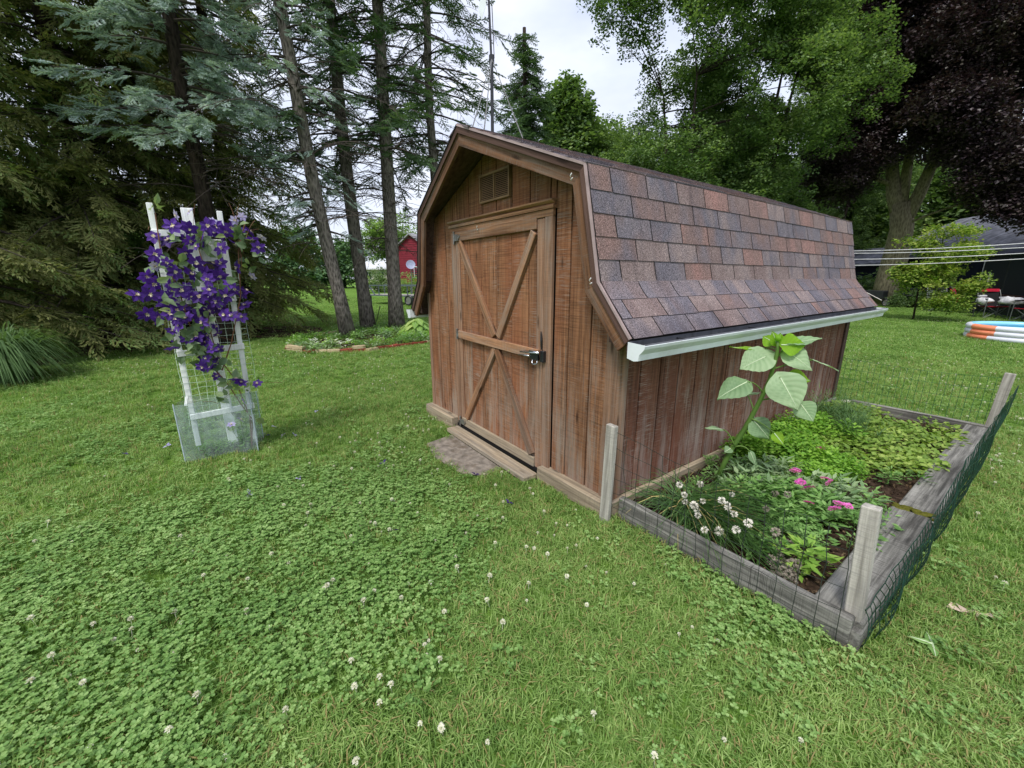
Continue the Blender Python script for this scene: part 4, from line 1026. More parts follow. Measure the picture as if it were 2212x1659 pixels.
patch('parsley', 'bushy bright green parsley filling the bed against the shed wall', 'parsley', [(.24, 1.75, .24, 46), (.30, 2.25, .25, 40), (.22, 1.40, .15, 22), (.50, 1.55, .18, 26)], PARS, .9, 1.5)
patch('parsley', 'lime green parsley mound beside the bare brown soil', 'parsley', [(.66, 1.55, .14, 26), (.62, 1.28, .14, 22)], PARS, .8, 1.2)
patch('weeds', 'low mixed green weeds between the herbs and the front timber', 'weeds', [(.62, .85, .30, 44), (.85, .75, .24, 28), (.80, .42, .20, 20), (.95, 1.15, .12, 8), (.35, .65, .18, 8), (.20, .95, .16, 10), (.95, .9, .12, 8), (.5, 1.15, .22, 22), (.98, 1.75, .10, 6)], MID, .45, 1.0)
patch('sage', 'grey green sage leaves around the sunflower foot', 'sage', [(.42, 1.10, .16, 18), (.56, .98, .16, 14), (.34, .85, .12, 8), (.78, 1.1, .16, 14)], SAGE, .8, 1.3)
patch('dill', 'dark feathery dill near the far end of the shed wall', 'dill', [(.30, 2.75, .22, 34), (.52, 2.45, .14, 12)], DIL, .9, 1.5)
patch('yellow_green_plant', 'yellow green broad leaved seedling beside the near fence post', 'plant', [(.90, .30, .07, 6)], LIM, .6, .85)
# pink flowers
def c7(x, y): return 1332+.2951*x, 921.6+.2951*y
PKS = MB(); random.seed(5)
for i in range(60):
    a = random.random()*6.283; q = .020*random.random(); b_ = Vector((q*math.cos(a), q*math.sin(a), .008*(1-(q/.022)**2)))
    PKS.card(b_, Vector((math.cos(a), math.sin(a), random.uniform(-.1, .5))).normalized(), (0, 0, 1), .013, .011)
PKM = PKS.mesh('blossom', m_pink)
pf = thing('pink_flower_plant', 'plant with bright pink flower clusters in the middle of the bed', 'flowers', (.68, .85, .05))
stm = MB()
for (x, y) in ((1495, 165), (1305, 330), (1345, 410), (1405, 455), (1530, 385), (1560, 412), (1405, 560), (1625, 565), (1690, 582), (1597, 605), (1315, 318)):
    p = gnd(*c7(x, y), .22); link_mesh('blossom', PKM, pf, loc=p, rot=(random.gauss(0, .3), random.gauss(0, .3), random.random()*6), scl=random.uniform(.8, 1.25))
    stm.tube(bez((p.x*.8+.1, p.y+random.uniform(-.03, .06), .05), (p.x, p.y, .14), p, 4), .0022, 4, cap=False)
stm.build('stems', m_stem, pf)
patch('pink_flower_foliage', 'soft green leaves below the pink flower clusters', 'foliage', [(.68, .80, .2, 26)], MID, .9, 1.25)
# chives, seed heads
random.seed(31)
cb = Vector((.30, .30, .05)); CH = thing('chive_clump', 'sprawling chive clump with round white seed heads behind the front timber', 'chives', cb)
b = MB(); bd = MB()
for i in range(560):
    a = random.gauss(-.25, 1.0) if random.random() < .72 else random.uniform(0, 6.28); ln = random.uniform(.22, .48); s_ = cb+Vector((random.gauss(0, .05), random.gauss(0, .03), 0)); lift = random.uniform(.10, .26)
    if random.random() < .45: s_ = s_+Vector((random.uniform(0, .22), random.uniform(-.08, .04), 0))
    d = Vector((math.cos(a), math.sin(a), 0)); e = s_+d*ln*1.1; e.z = random.uniform(.02, .22); e.x = min(max(e.x, .05), 1.0)
    if e.y < -.04: e.y = random.uniform(-.05, .1)
    q = bez(s_, s_+d*ln*.4+Vector((0, 0, lift)), e, 5); tgt = bd if random.random() < .05 else b; k = len(tgt.v); tgt.tube(q, [.0026, .0026, .0024, .002, .0015, .0006], 3, cap=False)
    if tgt is b:
        c = random.random(); b.cv += [(k+4*j, c) for j in range(4)]
b.build('leaves', m_chive, CH, kind='stuff'); bd.build('dry_leaves', m_straw2, CH, kind='stuff')
SH = MB()
for i in range(60):
    u = random.uniform(-1, 1); a = random.random()*6.283; d = Vector((math.cos(a)*math.sqrt(1-u*u), math.sin(a)*math.sqrt(1-u*u), u)); SH.card(d*.007, d, (random.random(), 0, 1), .013, .0075)
SHM = SH.mesh('seed_head', m_seed); SHD = SH.mesh('seed_head_grey', m_seedd)
heads = [(460,425),(610,420),(845,495),(770,540),(810,570),(815,600),(860,640),(630,545),(500,550),(495,500),(565,575),(585,605),(595,650),(645,755),(750,765),(875,755),(965,705),(1095,600),(1250,495),(1165,770),(1160,490)]
hd2 = [(1130,830),(1220,840),(1260,860),(1190,880),(1240,910),(1130,970),(1160,1000),(1200,960),(1240,1000),(1280,1000),(1310,1040),(1220,1050),(1260,1080),(1300,1100),(1150,1050),(1200,1100),(1320,1000),(1180,930),(1250,1040),(1290,1140)]
stm = MB()
for k, (x, y) in enumerate(heads+hd2):
    far_ = k >= len(heads); z = .12 if far_ else .26; p = gnd(*c7(x, y), z)
    link_mesh('seed_head', SHD if far_ or k > 16 else SHM, CH, loc=p, rot=(random.random()*6, random.random()*6, 0), scl=random.uniform(.85, 1.25)*(1.1 if far_ else 1))
    s_ = cb+Vector((random.gauss(.03, .05), random.gauss(0, .03), 0)); stm.tube(bez(s_, s_.lerp(p, .5)+Vector((0, 0, .10)), p, 5), .002, 3, cap=False)
stm.build('stalks', m_chive, CH)
# ---- sunflower
random.seed(41)
def c8(x, y): return 1476+.22564*x, 705.6+.22564*y
sf0 = gnd(*c8(300, 1520), .05)
m_sun = leafmat('sunflower_leaf', [lin(104, 136, 96), lin(136, 166, 122), lin(168, 192, 150)], .3, .6, .35, 6)
m_rib = plain('leaf_rib', lin(190, 206, 168), .6, bump=0)
m_suny = leafmat('young_sunflower_leaf', [lin(120, 168, 40), lin(156, 200, 60)], .55, .6, .3, 6, (1.2, 1.3, .5, 1))
SF = thing('sunflower', 'tall unopened sunflower leaning beside the shed wall under the gutter', 'sunflower', sf0)
ds0 = math.hypot(sf0.x-CAM.x, sf0.y-CAM.y)
st_px = [(300, 1520), (400, 1290), (480, 1140), (590, 975), (670, 830), (760, 660), (830, 500), (880, 330), (905, 210), (905, 130)]
sp = [sf0]+[at(*c8(*q), ds0-.05*i/9) for i, q in enumerate(st_px[1:], 1)]
b = MB(); b.tube(sp, [.0165, .016, .0155, .0145, .0135, .012, .011, .010, .009, .006], 10); b.build('stem', m_stem, SF, smooth=True)
def bigleaf(base, tip, wd, nrm, mat, parent, curl=.18, name='leaf', heart=.10, foldv=.12):
    """heart shaped leaf with a rib, side veins as folds and wavy edges"""
    base, tip = Vector(base), Vector(tip); Lf = (tip-base).length; X = (tip-base)/Lf; Y = Vector(nrm).cross(X)
    if Y.length < .05: Y = Vector((0, 0, 1)).cross(X)
    Y.normalize(); Z = X.cross(Y); n_ = 20; m = 6; b = MB(); ph = random.random()*6
    prof = [0, .52, .86, 1.0, .98, .88, .74, .57, .38, .18, 0]
    for i in range(n_+1):
        t = i/n_; pf_ = prof[i//2] if i % 2 == 0 else (prof[i//2]+prof[i//2+1])/2*1.02
        for j in range(-m, m+1):
            s_ = j/m; w = pf_*wd/2; y = s_*w; x = t*Lf-heart*Lf*abs(s_)**1.3*max(0, 1-t*2.2)*1.3
            z = abs(s_)*foldv*wd*pf_-curl*Lf*(t**2)-.5*curl*Lf*abs(s_)**2.5+.010*Lf*math.sin(9*t+4*abs(s_)+ph)*abs(s_)*2.2+.020*wd*math.sin(42*(t-.30*abs(s_)))*min(1, abs(s_)*3)
            b.v.append(base+X*x+Y*y+Z*z)
    for i in range(n_):
        for j in range(2*m): k = i*(2*m+1)+j; b.face((k, k+1, k+2*m+2, k+2*m+1))
    cvv = random.uniform(.35, .75); b.cv = [(0, cvv)]; b.allcv = [min(1, max(0, cvv+.28*math.sin(42*(i/n_-.30*abs(j/m)))+.12*random.random()-.25*(1-abs(j/m))*(i/n_ < .9)*(abs(j) == 1))) for i in range(n_+1) for j in range(-m, m+1)]
    o = b.build(name, mat, parent, smooth=True); 
    rb = MB(); rb.tube([base+X*Lf*t+Z*(-curl*Lf*t*t+.0015) for t in (0, .25, .5, .75, .95)], [.0034, .0028, .002, .0014, .0006], 4, cap=False); rb.build('rib', m_rib, o)
    return o
def petiole(a, c, parent, sag=.03, r=.004):
    a, c = Vector(a), Vector(c); b = MB(); b.tube(bez(a, a.lerp(c, .55)+Vector((0, 0, sag)), c, 6), [r*1.2, r, r, r*.9, r*.9, r*.85, r*.8], 6); b.build('leaf_stalk', m_stem, parent, smooth=True)
cdir = lambda p: (CAM-Vector(p)).normalized()
def leaf(bp, tp, wd, stem_px, mat, db=0, dt=0, up=.6, curl=.12, sag=.03, heart=.1, fv=.10, roll=0):
    pb, pt = at(*c8(*bp), ds0+db), at(*c8(*tp), ds0+dt); nv = (Vector((0, 0, 1))*up+cdir(pb)*(1-up)).normalized()
    if roll: nv = (Matrix.Rotation(roll, 3, (pt-pb).normalized()) @ nv)
    bigleaf(pb, pt, wd, nv, mat, SF, curl, heart=heart, foldv=fv)
    if stem_px: petiole(at(*c8(*stem_px), ds0-.03), pb, SF, sag)
leaf((785, 290), (540, 400), .18, (875, 400), m_sun, -.03, -.10, .45, .06, -.02, .32)
leaf((975, 230), (1250, 405), .15, (905, 290), m_sun, .0, -.02, .5, .10)
leaf((1240, 320), (1495, 420), .06, (880, 400), m_sun, .10, .16, .95, .02, .02)
leaf((610, 530), (325, 665), .17, (768, 640), m_sun, -.10, -.22, .6, .12, .04)
leaf((930, 490), (1110, 800), .205, (835, 495), m_sun, -.10, -.16, .35, .10, .03, .16)
leaf((1120, 735), (1250, 905), .12, (765, 700), m_sun, -.06, -.1, .3, .1, .04)
leaf((1010, 475), (1225, 520), .10, (840, 480), m_suny, .04, .10, .3, .02, .0)
leaf((370, 985), (205, 962), .055, (490, 1140), m_sun, -.04, -.10, .8, .04, .05)
leaf((672, 900), (840, 1080), .14, (650, 880), m_sun, -.02, -.02, .35, .12, .01)
leaf((610, 650), (740, 625), .05, (678, 815), m_sun, .02, .08, .9, .05, .02)
leaf((930, 165), (1325, 125), .13, (905, 200), m_sun, -.02, .16, .75, -.02, .01)
leaf((935, 175), (1175, 175), .13, (905, 205), m_suny, -.06, .02, .15, .02, .01, .05)
leaf((890, 165), (760, 90), .10, (905, 200), m_suny, .0, .06, .3, .02, .0, .05)
leaf((745, 235), (435, 200), .06, (905, 230), m_suny, .02, .0, .9, -.03, .04)
leaf((905, 180), (850, 40), .06, None, m_suny, -.02, -.03, .1, .04)
leaf((915, 180), (930, 60), .07, None, m_suny, .02, .0, .1, .02)
leaf((870, 1020), (965, 1130), .07, (650, 880), m_suny, -.02, -.04, .4, .1, .02)
leaf((640, 1200), (700, 1330), .05, (500, 1150), m_sun, -.02, -.02, .6, .1, .04)
leaf((455, 1165), (395, 1200), .06, (480, 1140), m_sun, -.02, -.05, .5, .1, .01)
b = MB(); p = sp[-1]; b.sphere(p+Vector((0, 0, .01)), .018, 8, 6); b.build('bud', m_suny, SF, smooth=True)

# ================================================================ WIRE FENCE of the bed
PS = []
def post(name_lab, p0, p1, w, t, mat, up=(0, -1, 0)):
    b = MB(); p0, p1 = Vector(p0), Vector(p1); Mx = frame(p1-p0, up); l = (p1-p0).length
    b.box((-.1, -w/2, -t/2), (l, w/2, t/2)); o = link_mesh('fence_post', b.mesh('fence_post', mat, bevel=.004), None, loc=p0, rot=Mx); tag(o, name_lab, 'fence post', 'wooden posts of the bed fence'); return o
post('grey wooden post nailed at the front corner of the shed', (.036, -.075, 0), (.046, -.070, .605), .062, .034, m_grey)
post('pale square wooden post at the near outer corner of the bed', (1.165, .075, 0), (1.128, .115, .565), .055, .050, m_grey)
post('weathered wooden post at the far outer corner of the bed', (1.17, BY+.02, 0), (1.195, BY+.06, .60), .065, .05, m_grey)
m_lid = m_lumber
m_greenwire2 = plain('green_fence_wire', lin(52, 104, 66), .5)
WF = thing('wire_fence', 'green wire mesh fence sagging around the garden bed', 'wire fence', (.6, 1.8, 0))
def meshpanel(name, fn, nu, nv, r, mat, skipu=1, skipv=1):
    """fn(u, v) -> point; wires along u and v"""
    b = MB(); ru = max(8, nu//2)
    for i in range(nu+1): b.tube([fn(i/nu, k/6) for k in range(7)], r, 3, cap=False)
    for j in range(nv+1): b.tube([fn(k/nu, j/nv) for k in range(nu+1)], r*.9, 3, cap=False)
    return b.build(name, mat, WF)
J = lambda a, c, s: mnoise.noise(Vector((a*3.1, c*2.7, s)))
def f1(u, v):
    x = .06+1.07*u; top = .57-.05*u-.05*math.sin(u*3.1); zz = .0+top*v
    return Vector((x+.012*J(u*3, v*2, 1)+.05*(v-.5)*(1-2*u)*.4, -.045+.05*u+.02*math.sin(u*6)+.03*J(u*2, v, 4)-.02*v, max(0, zz)))
meshpanel('wire_mesh', f1, 15, 6, .0017, m_rustwire)
def f2(u, v):
    y = .06+(BY-.02)*u; h = float(np.interp(y, [0, .5, 1.1, 1.6, 2.4, 3.6], [.24, .25, .27, .37, .43, .50]))
    return Vector((1.204+.055*u*v+.016*math.sin(v*3.1)+.009*J(u*9, v*1.5, 8)*v, y+.05*J(u*4, v*1.2, 11)*v-.12*v*(1-u), .015+h*v))
meshpanel('wire_mesh', f2, 76, 4, .0021, m_greenwire)
def f2b(u, v):                                          # the folded back second layer of the sagging part
    p = f2(.02+.70*u, v*.96); return p+Vector((.016+.010*math.sin(u*31), .04*math.sin(u*9)*v+.02, -.02*v+.008*J(u*8, v*4, 3)))
meshpanel('wire_mesh', f2b, 56, 3, .0021, m_greenwire)
def f3(u, v): return Vector((.03+1.15*u, BY+.06+.02*math.sin(u*5), .02+(.54-.03*math.sin(u*3.1))*v))
meshpanel('wire_mesh', f3, 24, 5, .0019, m_greenwire2)
# stone at the far corner, torn bark in the grass, broad weed leaf
b = MB(); b.sphere((.16, 3.60, .05), .08, 9, 6, sq=(1, .9, .9)); 
for v_ in b.v: v_ += Vector((J(v_.x*9, v_.y*9, v_.z*9), J(v_.y*9, v_.z*9, 2), 0))*.02
o = b.build('white_stone', plain('pale_stone', lin(188, 184, 170), .95, .1, .2, 30, bump=.5), None, smooth=True); tag(o, 'whitish rounded stone at the far corner of the shed', 'stone')
b = MB(); p = gnd(2085, 1330); random.seed(3)
for k in range(5): b.poly([p+Vector((random.uniform(-.02, .02)-.03+.02*k, random.uniform(-.015, .015)-.02+.012*k, .02+.006*random.random())) + Vector(q) for q in ((-.015, -.012, 0), (.018, -.01, .004), (.022, .012, 0), (-.008, .016, .006))])
o = b.build('bark_scrap', plain('pale_scrap', lin(196, 176, 156), .95, bump=.3)); tag(o, 'torn pale scrap of bark lying in the lawn outside the bed', 'bark scrap')
p = gnd(2010, 1405); bl = thing('broad_weed', 'flat broad leaved weed in the grass near the pale scrap', 'weed', p)
for k in range(3):
    a = 2.0+k*1.5; bigleaf(p+Vector((0, 0, .03)), p+Vector((math.cos(a)*.07, math.sin(a)*.07, .035)), .03, (0, 0, 1), m_mid, bl, .1, heart=.02)

# ================================================================ TRELLIS AND CLEMATIS
TX = -2.50
TR = thing('garden_trellis', 'white flaking wooden ladder trellis standing in the lawn', 'trellis', (TX, -1.8, 0))
def tb(name, p0, p1, w, t, up=(1, 0, 0)): return brd(name, p0, p1, w, t, m_whitepaint, TR, up, .003)
tb('post', (TX, -2.005, .10), (TX, -2.000, 1.90), .036, .030)
tb('slat', (TX-.015, -1.775, .03), (TX, -1.800, 1.885), .070, .016)
tb('post', (TX, -1.625, .0), (TX, -1.605, 1.88), .036, .030)
for z in (.345, .845, 1.225, 1.70): tb('rung', (TX+.025, -2.02, z), (TX+.025, -1.59, z+.02), .045, .016)
tb('panel', (TX-.03, -1.80, 1.60), (TX-.03, -1.61, 1.60), .16, .008)
tb('chip_board', (TX+.06, -2.03, .45), (TX+.05, -2.012, .52), .02, .01)
NTM = MB()
for k in range(11):
    y = -2.03+k*.048
    NTM.tube([(TX+.018+.006*J(k, z*3, 1), y+.01*J(z*3, k, 2), z) for z in np.linspace(.28, 1.45, 12)], .0014, 3, cap=False)
for k in range(25):
    z = .28+k*.0485; NTM.tube([(TX+.018+.01*J(k*.3, y*5, 6), y, z+.012*J(y*3, k*.5, 9)) for y in np.linspace(-2.035, -1.555, 9)], .0014, 3, cap=False)
o = NTM.build('plant_netting', m_net); tag(o, 'pale square mesh netting stretched over the white trellis', 'netting')
Mp = Mat('clear_plastic', .12, .5); tr = Mp.n('BsdfTransparent'); tr.inputs[0].default_value = (.86, .92, .92, 1)
Mp.color(lin(196, 208, 214)); ms = Mp.n('MixShader'); fz = Mp.noise(Mp.vec(Mp.pos(), (7, 7, 2.5)), 2, 5, .65); Mp.l(Mp.ramp(fz, [(.3, .06), (.7, .32)]), ms.inputs[0])
Mp.l(tr.outputs[0], ms.inputs[1]); Mp.l(Mp.b.outputs[0], ms.inputs[2]); Mp.l(ms.outputs[0], Mp.out.inputs['Surface'])
GU = thing('plastic_guard', 'clear plastic sheet guard boxed around the foot of the trellis', 'plastic guard', (TX, -1.85, 0))
cs = [(-2.40, -2.10), (-2.37, -1.62), (-2.62, -1.555), (-2.66, -2.02)]; top = [.475, .505, .44, .47]
for k in range(4):
    (x0, y0), (x1, y1) = cs[k], cs[(k+1) % 4]; b = MB(); n = 8; nn = Vector((y1-y0, x0-x1, 0)).normalized()
    for i in range(n+1):
        t = i/n; w = .012*math.sin(t*math.pi)*math.sin(t*9+k); q = Vector((x0+(x1-x0)*t, y0+(y1-y0)*t, 0))+nn*w; h = top[k]*(1-t)+top[(k+1) % 4]*t
        b.v += [q, q+Vector((0, 0, h))+nn*.01*math.sin(t*7+k)]
    for i in range(n): b.face((2*i, 2*i+2, 2*i+3, 2*i+1))
    b.build('sheet', Mp.m, GU)
b = MB(); [b.tube([(x, y, 0), (x, y, h+.01)], .004, 5) for (x, y), h in zip(cs, top)]; b.build('corner_rods', plain('pale_rod', lin(190, 204, 214), .4), GU)
b = MB(); b.poly([(x*1+.0, y, .006) for x, y in [(-2.41, -2.08), (-2.385, -1.63), (-2.61, -1.57), (-2.65, -2.01)]]); o = b.build('bare_earth', m_soil, kind='structure')
# clematis
random.seed(77)
m_pur = leafmat('clematis_petal', [lin(48, 22, 92), lin(74, 38, 128), lin(102, 62, 164)], .3, .55, .35, 8, (1.1, .9, 1.2, 1))
m_pale = leafmat('pale_petal', [lin(150, 140, 200), lin(196, 188, 226)], .35, .6)
m_cent = plain('stamen', lin(226, 214, 186), .8)
m_cl = leafmat('clematis_leaf', [lin(62, 84, 56), lin(88, 112, 78), lin(122, 144, 106), lin(150, 166, 100)], .3, .5, .4, 4)
def flower_mesh(mat, seed):
    random.seed(seed); b = MB()
    for k in range(6):
        a = k*1.047+random.uniform(-.12, .12); d = Vector((math.cos(a), math.sin(a), 0)); s_ = Vector((-math.sin(a), math.cos(a), 0)); L_ = random.uniform(.042, .05); w = random.uniform(.024, .03); dz = random.uniform(-.006, .004)
        P_ = [d*.003, d*L_*.35+s_*w*.42+Vector((0, 0, .004)), d*L_*.65+s_*w*.5+Vector((0, 0, .003)), d*L_+Vector((0, 0, dz)), d*L_*.65-s_*w*.5+Vector((0, 0, .003)), d*L_*.35-s_*w*.42+Vector((0, 0, .004)), d*L_*.5-Vector((0, 0, .001))]
        q = len(b.v); b.v += P_; [b.face((q+6, q+i, q+(i+1) % 6)) for i in range(6)]; c = random.random(); b.cv += [(q, c), (q+3, c)]
    for i in range(14):
        a = random.random()*6.283; b.card((0, 0, .002), Vector((math.cos(a), math.sin(a), random.uniform(.5, 1.6))).normalized(), (0, 0, 1), .017, .0065, 1)
    return b.mesh('flower', [mat, m_cent])
FM = [flower_mesh(m_pur, i) for i in range(4)]; FP = [flower_mesh(m_pale, 9)]
def c1(x, y): return 259.2+.19101*x, 403.2+.19101*y
def c2(x, y): return 360+.19968*x, 691.2+.19968*y
CL = thing('clematis', 'clematis vine covered with purple star shaped flowers climbing the white trellis', 'clematis', (TX+.08, -1.70, 0))
fl = [(590,440),(550,610),(740,740),(1000,440),(1090,450),(1470,520),(1560,690),(1330,910),(1140,870),(1090,985),(960,985),(790,985),(295,1005),(180,1230),(340,1215),(630,1120),(545,1110),(890,1250),(1240,1100),(1380,1200),(1430,1180),(495,1350),(290,1440),(420,1490),(670,1470),(640,1390),(1000,1400),(900,1450),(950,1520),(1265,1465),(1375,1480),(1190,1450),(1420,1340),(1030,1210),(1200,1230),(870,850),(390,770),(380,570),(1310,640),(1180,560),(1050,500),(1050,880),(720,1380),(820,1400),(560,1440),(760,1480),(980,1300),(380,1100),(1000,1050),(700,1180),(840,1030),(1120,1000),(520,1260),(1130,1370)]
pl = [(635, 320), (790, 285), (1380, 340), (1070, 385), (390, 900), (820, 500), (1290, 380), (1600, 575), (1500, 1010)]
def rnd_face(p, tow=1.05):
    n_ = (cdir(p)*tow+Vector((random.gauss(0, .35), random.gauss(0, .35), random.gauss(.1, .35)))).normalized()
    return frame(Vector((random.gauss(0, 1), random.gauss(0, 1), random.gauss(0, 1))), n_)
for k, (x, y) in enumerate(fl): p = at(*c1(x, y), 3.80+random.uniform(-.10, .10)); link_mesh('flower', FM[k % 4], CL, loc=p, rot=rnd_face(p), scl=random.uniform(1.12, 1.42))
for k, (x, y) in enumerate(pl): p = at(*c1(x, y), 3.86); link_mesh('flower', FP[0], CL, loc=p, rot=rnd_face(p, .3), scl=random.uniform(.7, .95))['label'] = 'faded pale lilac flower'
for k, (x, y) in enumerate([(420,200),(430,285),(555,310),(490,325),(210,205),(330,190),(430,420),(470,480),(60,310),(130,10),(380,30)]):
    p = at(*c2(x, y), 3.78+random.uniform(-.06, .06)); link_mesh('flower', FM[k % 4], CL, loc=p, rot=rnd_face(p), scl=random.uniform(.9, 1.25))
LM = []
for i in range(3):
    b = MB(); w = (.042, .05, .036)[i]; L_ = .075
    P_ = [(0, 0, 0), (L_*.15, w*.45, .006), (L_*.5, w*.55, .008), (L_, 0, -.008), (L_*.5, -w*.55, .008), (L_*.15, -w*.45, .006), (L_*.5, 0, 0)]
    b.v = [Vector(p) for p in P_]; [b.face((6, q, (q+1) % 6)) for q in range(6)]; b.cv = [(0, .25+.25*i), (3, .25+.25*i)]; LM.append(b.mesh('leaf', m_cl))
blobs = [(430, 520, 75, 45, 40), (370, 600, 50, 50, 24), (450, 640, 60, 60, 40), (515, 500, 40, 30, 16), (405, 700, 42, 38, 40), (425, 740, 38, 34, 46), (455, 780, 30, 28, 32), (510, 830, 30, 16, 16), (480, 862, 14, 9, 7), (385, 660, 30, 30, 18), (525, 560, 22, 50, 14)]
for (cx_, cy_, sx_, sy_, n_) in blobs[:8]:
    for i in range(int(n_*.20)+1):
        p = at(cx_+random.gauss(0, .6)*sx_, cy_+random.gauss(0, .5)*sy_, 3.82+random.uniform(-.12, .16)); link_mesh('flower', random.choice(FM), CL, loc=p, rot=rnd_face(p, .5), scl=random.uniform(.8, 1.3))
for (cx_, cy_, sx_, sy_, n_) in blobs:
    for i in range(n_):
        p = at(cx_+random.gauss(0, .5)*sx_, cy_+random.gauss(0, .5)*sy_, 3.84+random.uniform(-.12, .14)); link_mesh('leaf', random.choice(LM), CL, loc=p, rot=rnd_face(p, .7), scl=random.uniform(.65, 1.2))
for (x, y) in ((330, 447), (337, 435), (342, 452), (336, 440)): p = at(x, y, 3.9); link_mesh('leaf', LM[2], CL, loc=p, rot=rnd_face(p, .5), scl=1.0)
b = MB()
base = Vector((TX+.06, -1.66, 0))
for pts in ([(545, 905), (520, 872), (498, 838), (480, 815), (455, 790), (430, 745), (405, 690), (385, 620), (350, 560), (335, 460)], [(540, 900), (520, 850), (505, 815), (470, 770), (450, 700), (455, 620), (430, 540), (440, 480)], [(480, 800), (500, 740), (520, 640), (515, 540), (530, 480)], [(405, 690), (360, 640), (310, 630), (290, 640)]):
    q = ([base] if pts[0][1] > 890 else [])+[at(x, y, 3.86) for x, y in pts]; b.tube(q, [.006]+[.0042]*(len(q)-1), 5)
for i in range(46):
    cx_, cy_, sx_, sy_, _ = random.choice(blobs); a = at(cx_+random.gauss(0, .5)*sx_, cy_+random.gauss(0, .5)*sy_, 3.86); e = a+Vector((random.gauss(0, .05), random.gauss(0, .08), random.gauss(.03, .07))); b.tube(bez(a, a.lerp(e, .5)+Vector((0, 0, .03)), e, 4), .0016, 3, cap=False)
b.build('stems', plain('brown_vine_stem', lin(120, 86, 62), .8), CL)
# plants inside the guard
bell = thing('bellflower', 'small plant with pale lilac bell flowers inside the plastic guard', 'flower', (-2.48, -1.68, 0))
b = MB()
for (x, y) in ((835, 880), (700, 1130), (800, 1080)):
    p = at(*c2(x, y), 3.80); b.tube(bez((-2.48+random.uniform(-.05, .05), -1.70, 0), (p.x, p.y, p.z*.6), p, 5), .0018, 4, cap=False); link_mesh('flower', FP[0], bell, loc=p, rot=rnd_face(p, .2), scl=.75)
for i in range(10): p = Vector((-2.48+random.gauss(0, .04), -1.70+random.gauss(0, .06), random.uniform(.18, .34))); link_mesh('leaf', random.choice(LM), bell, loc=p, rot=rnd_face(p, .3), scl=1.0)
b.build('stems', m_stem, bell)
P_ = [(random.uniform(-2.62, -2.42), random.uniform(-2.0, -1.65), .0) for _ in range(26)]
o = scatter('guard_weeds', P_, [(random.gauss(0, .2), random.gauss(0, .2), random.random()*6) for _ in P_], [random.uniform(.5, 1.0) for _ in P_], MID); tag(o, 'weeds growing inside the plastic guard', 'weeds')
# fallen petals
random.seed(91)
PET = []
for mt in (m_pur, m_pale):
    b = MB()
    for k in range(3): a = k*2.1; b.card((0, 0, .002), Vector((math.cos(a), math.sin(a), .15)), (0, 0, 1), .034, .022)
    PET.append(b.mesh('petal', mt))
for k, (x, y, c, lab) in enumerate([(271, 981, 0, 'dark purple fallen petal alone on the lawn left of the trellis'), (363, 963, 1, 'pale fallen petal just left of the plastic guard'), (572, 938, 0, 'purple fallen petals close to the right side of the guard'), (590, 922, 1, 'pale fallen petals just behind the right side of the guard'),
        (612, 941, 1, 'pale fallen petals a step right of the plastic guard'), (636, 940, 1, 'whitish fallen petal farthest right in the cluster by the guard'), (578, 941, 0, 'dark fallen petals nearest the right edge of the guard'), (683, 889, 1, 'pale fallen petal by itself between trellis and shed'),
        (645, 1034, 1, 'white fallen petals on the grass halfway between trellis and slab'), (1027, 1026, 0, 'purple fallen petal on the concrete slab'), (848, 1146, 0, 'dark fallen petal in the clover straight before the shed door'), (1098, 1086, 0, 'dark fallen petal in the grass below the door plank'),
        (540, 1068, 1, 'pale fallen petal in the grass nearer the viewer than the trellis'), (829, 1000, 0, 'bluish fallen petal in the grass left of the slab')]):
    p = gnd(x, y, .03); o = link_mesh('fallen_petal', PET[c], None, loc=p, rot=(random.gauss(0, .4), random.gauss(0, .4), random.random()*6), scl=random.uniform(.8, 1.2)); tag(o, lab, 'petal', 'clematis petals fallen on the lawn')

# ================================================================ ISLAND BED UNDER THE SPRUCES
random.seed(13)
m_bred = plain('red_brick', lin(150, 74, 58), .9, .15, .2, 22, bump=.4, dirt=lin(110, 80, 66)); m_btan = plain('tan_brick', lin(196, 178, 142), .9, .15, .12, 22, bump=.4, dirt=lin(150, 134, 108))
front = [gnd(x, y) for x, y in ((623, 757), (645, 760), (668, 761), (700, 761), (727, 761), (752, 760), (785, 758), (813, 756), (842, 752), (872, 748), (900, 744), (929, 740), (960, 737), (1000, 730))]
back = [gnd(x, y) for x, y in ((623, 757), (628, 748), (645, 740), (675, 731), (710, 722), (745, 716), (775, 712.5), (805, 711), (840, 709.5), (880, 708), (915, 707))]
IB = thing('brick_edging', 'low edging of red and tan bricks around the spruce island', 'brick edging', front[4])
bm_ = {}
for nm, mt in (('r', m_bred), ('t', m_btan)):
    b = MB(); b.box((-.5, -.5, 0), (.5, .5, 1)); bm_[nm] = b.mesh('brick', mt)
def walk(pts, step):
    out = []; acc = 0; cur = pts[0]
    for a, c in zip(pts, pts[1:]):
        l = (c-a).length; t = -acc
        while t+step <= l+1e-6:
            t += step; out.append((a.lerp(c, (t-step/2)/l if l else 0), (c-a).normalized()))
        acc = l-t
    return out
seq = 'ttrttrrtrrrrrttrrtrt'
for k, (p, d) in enumerate(walk(front, .235)):
    a = math.atan2(d.y, d.x)+random.gauss(0, .05); c = seq[k % len(seq)]
    link_mesh('brick', bm_[c], IB, loc=(p.x, p.y, -.01), rot=(random.gauss(0, .03), random.gauss(0, .03), a), scl=(.222, .10, random.uniform(.055, .075)))
    if k in (0, 1, 6): link_mesh('brick', bm_['t'], IB, loc=(p.x, p.y, .058), rot=(0, 0, a+.05), scl=(.225, .10, .055))
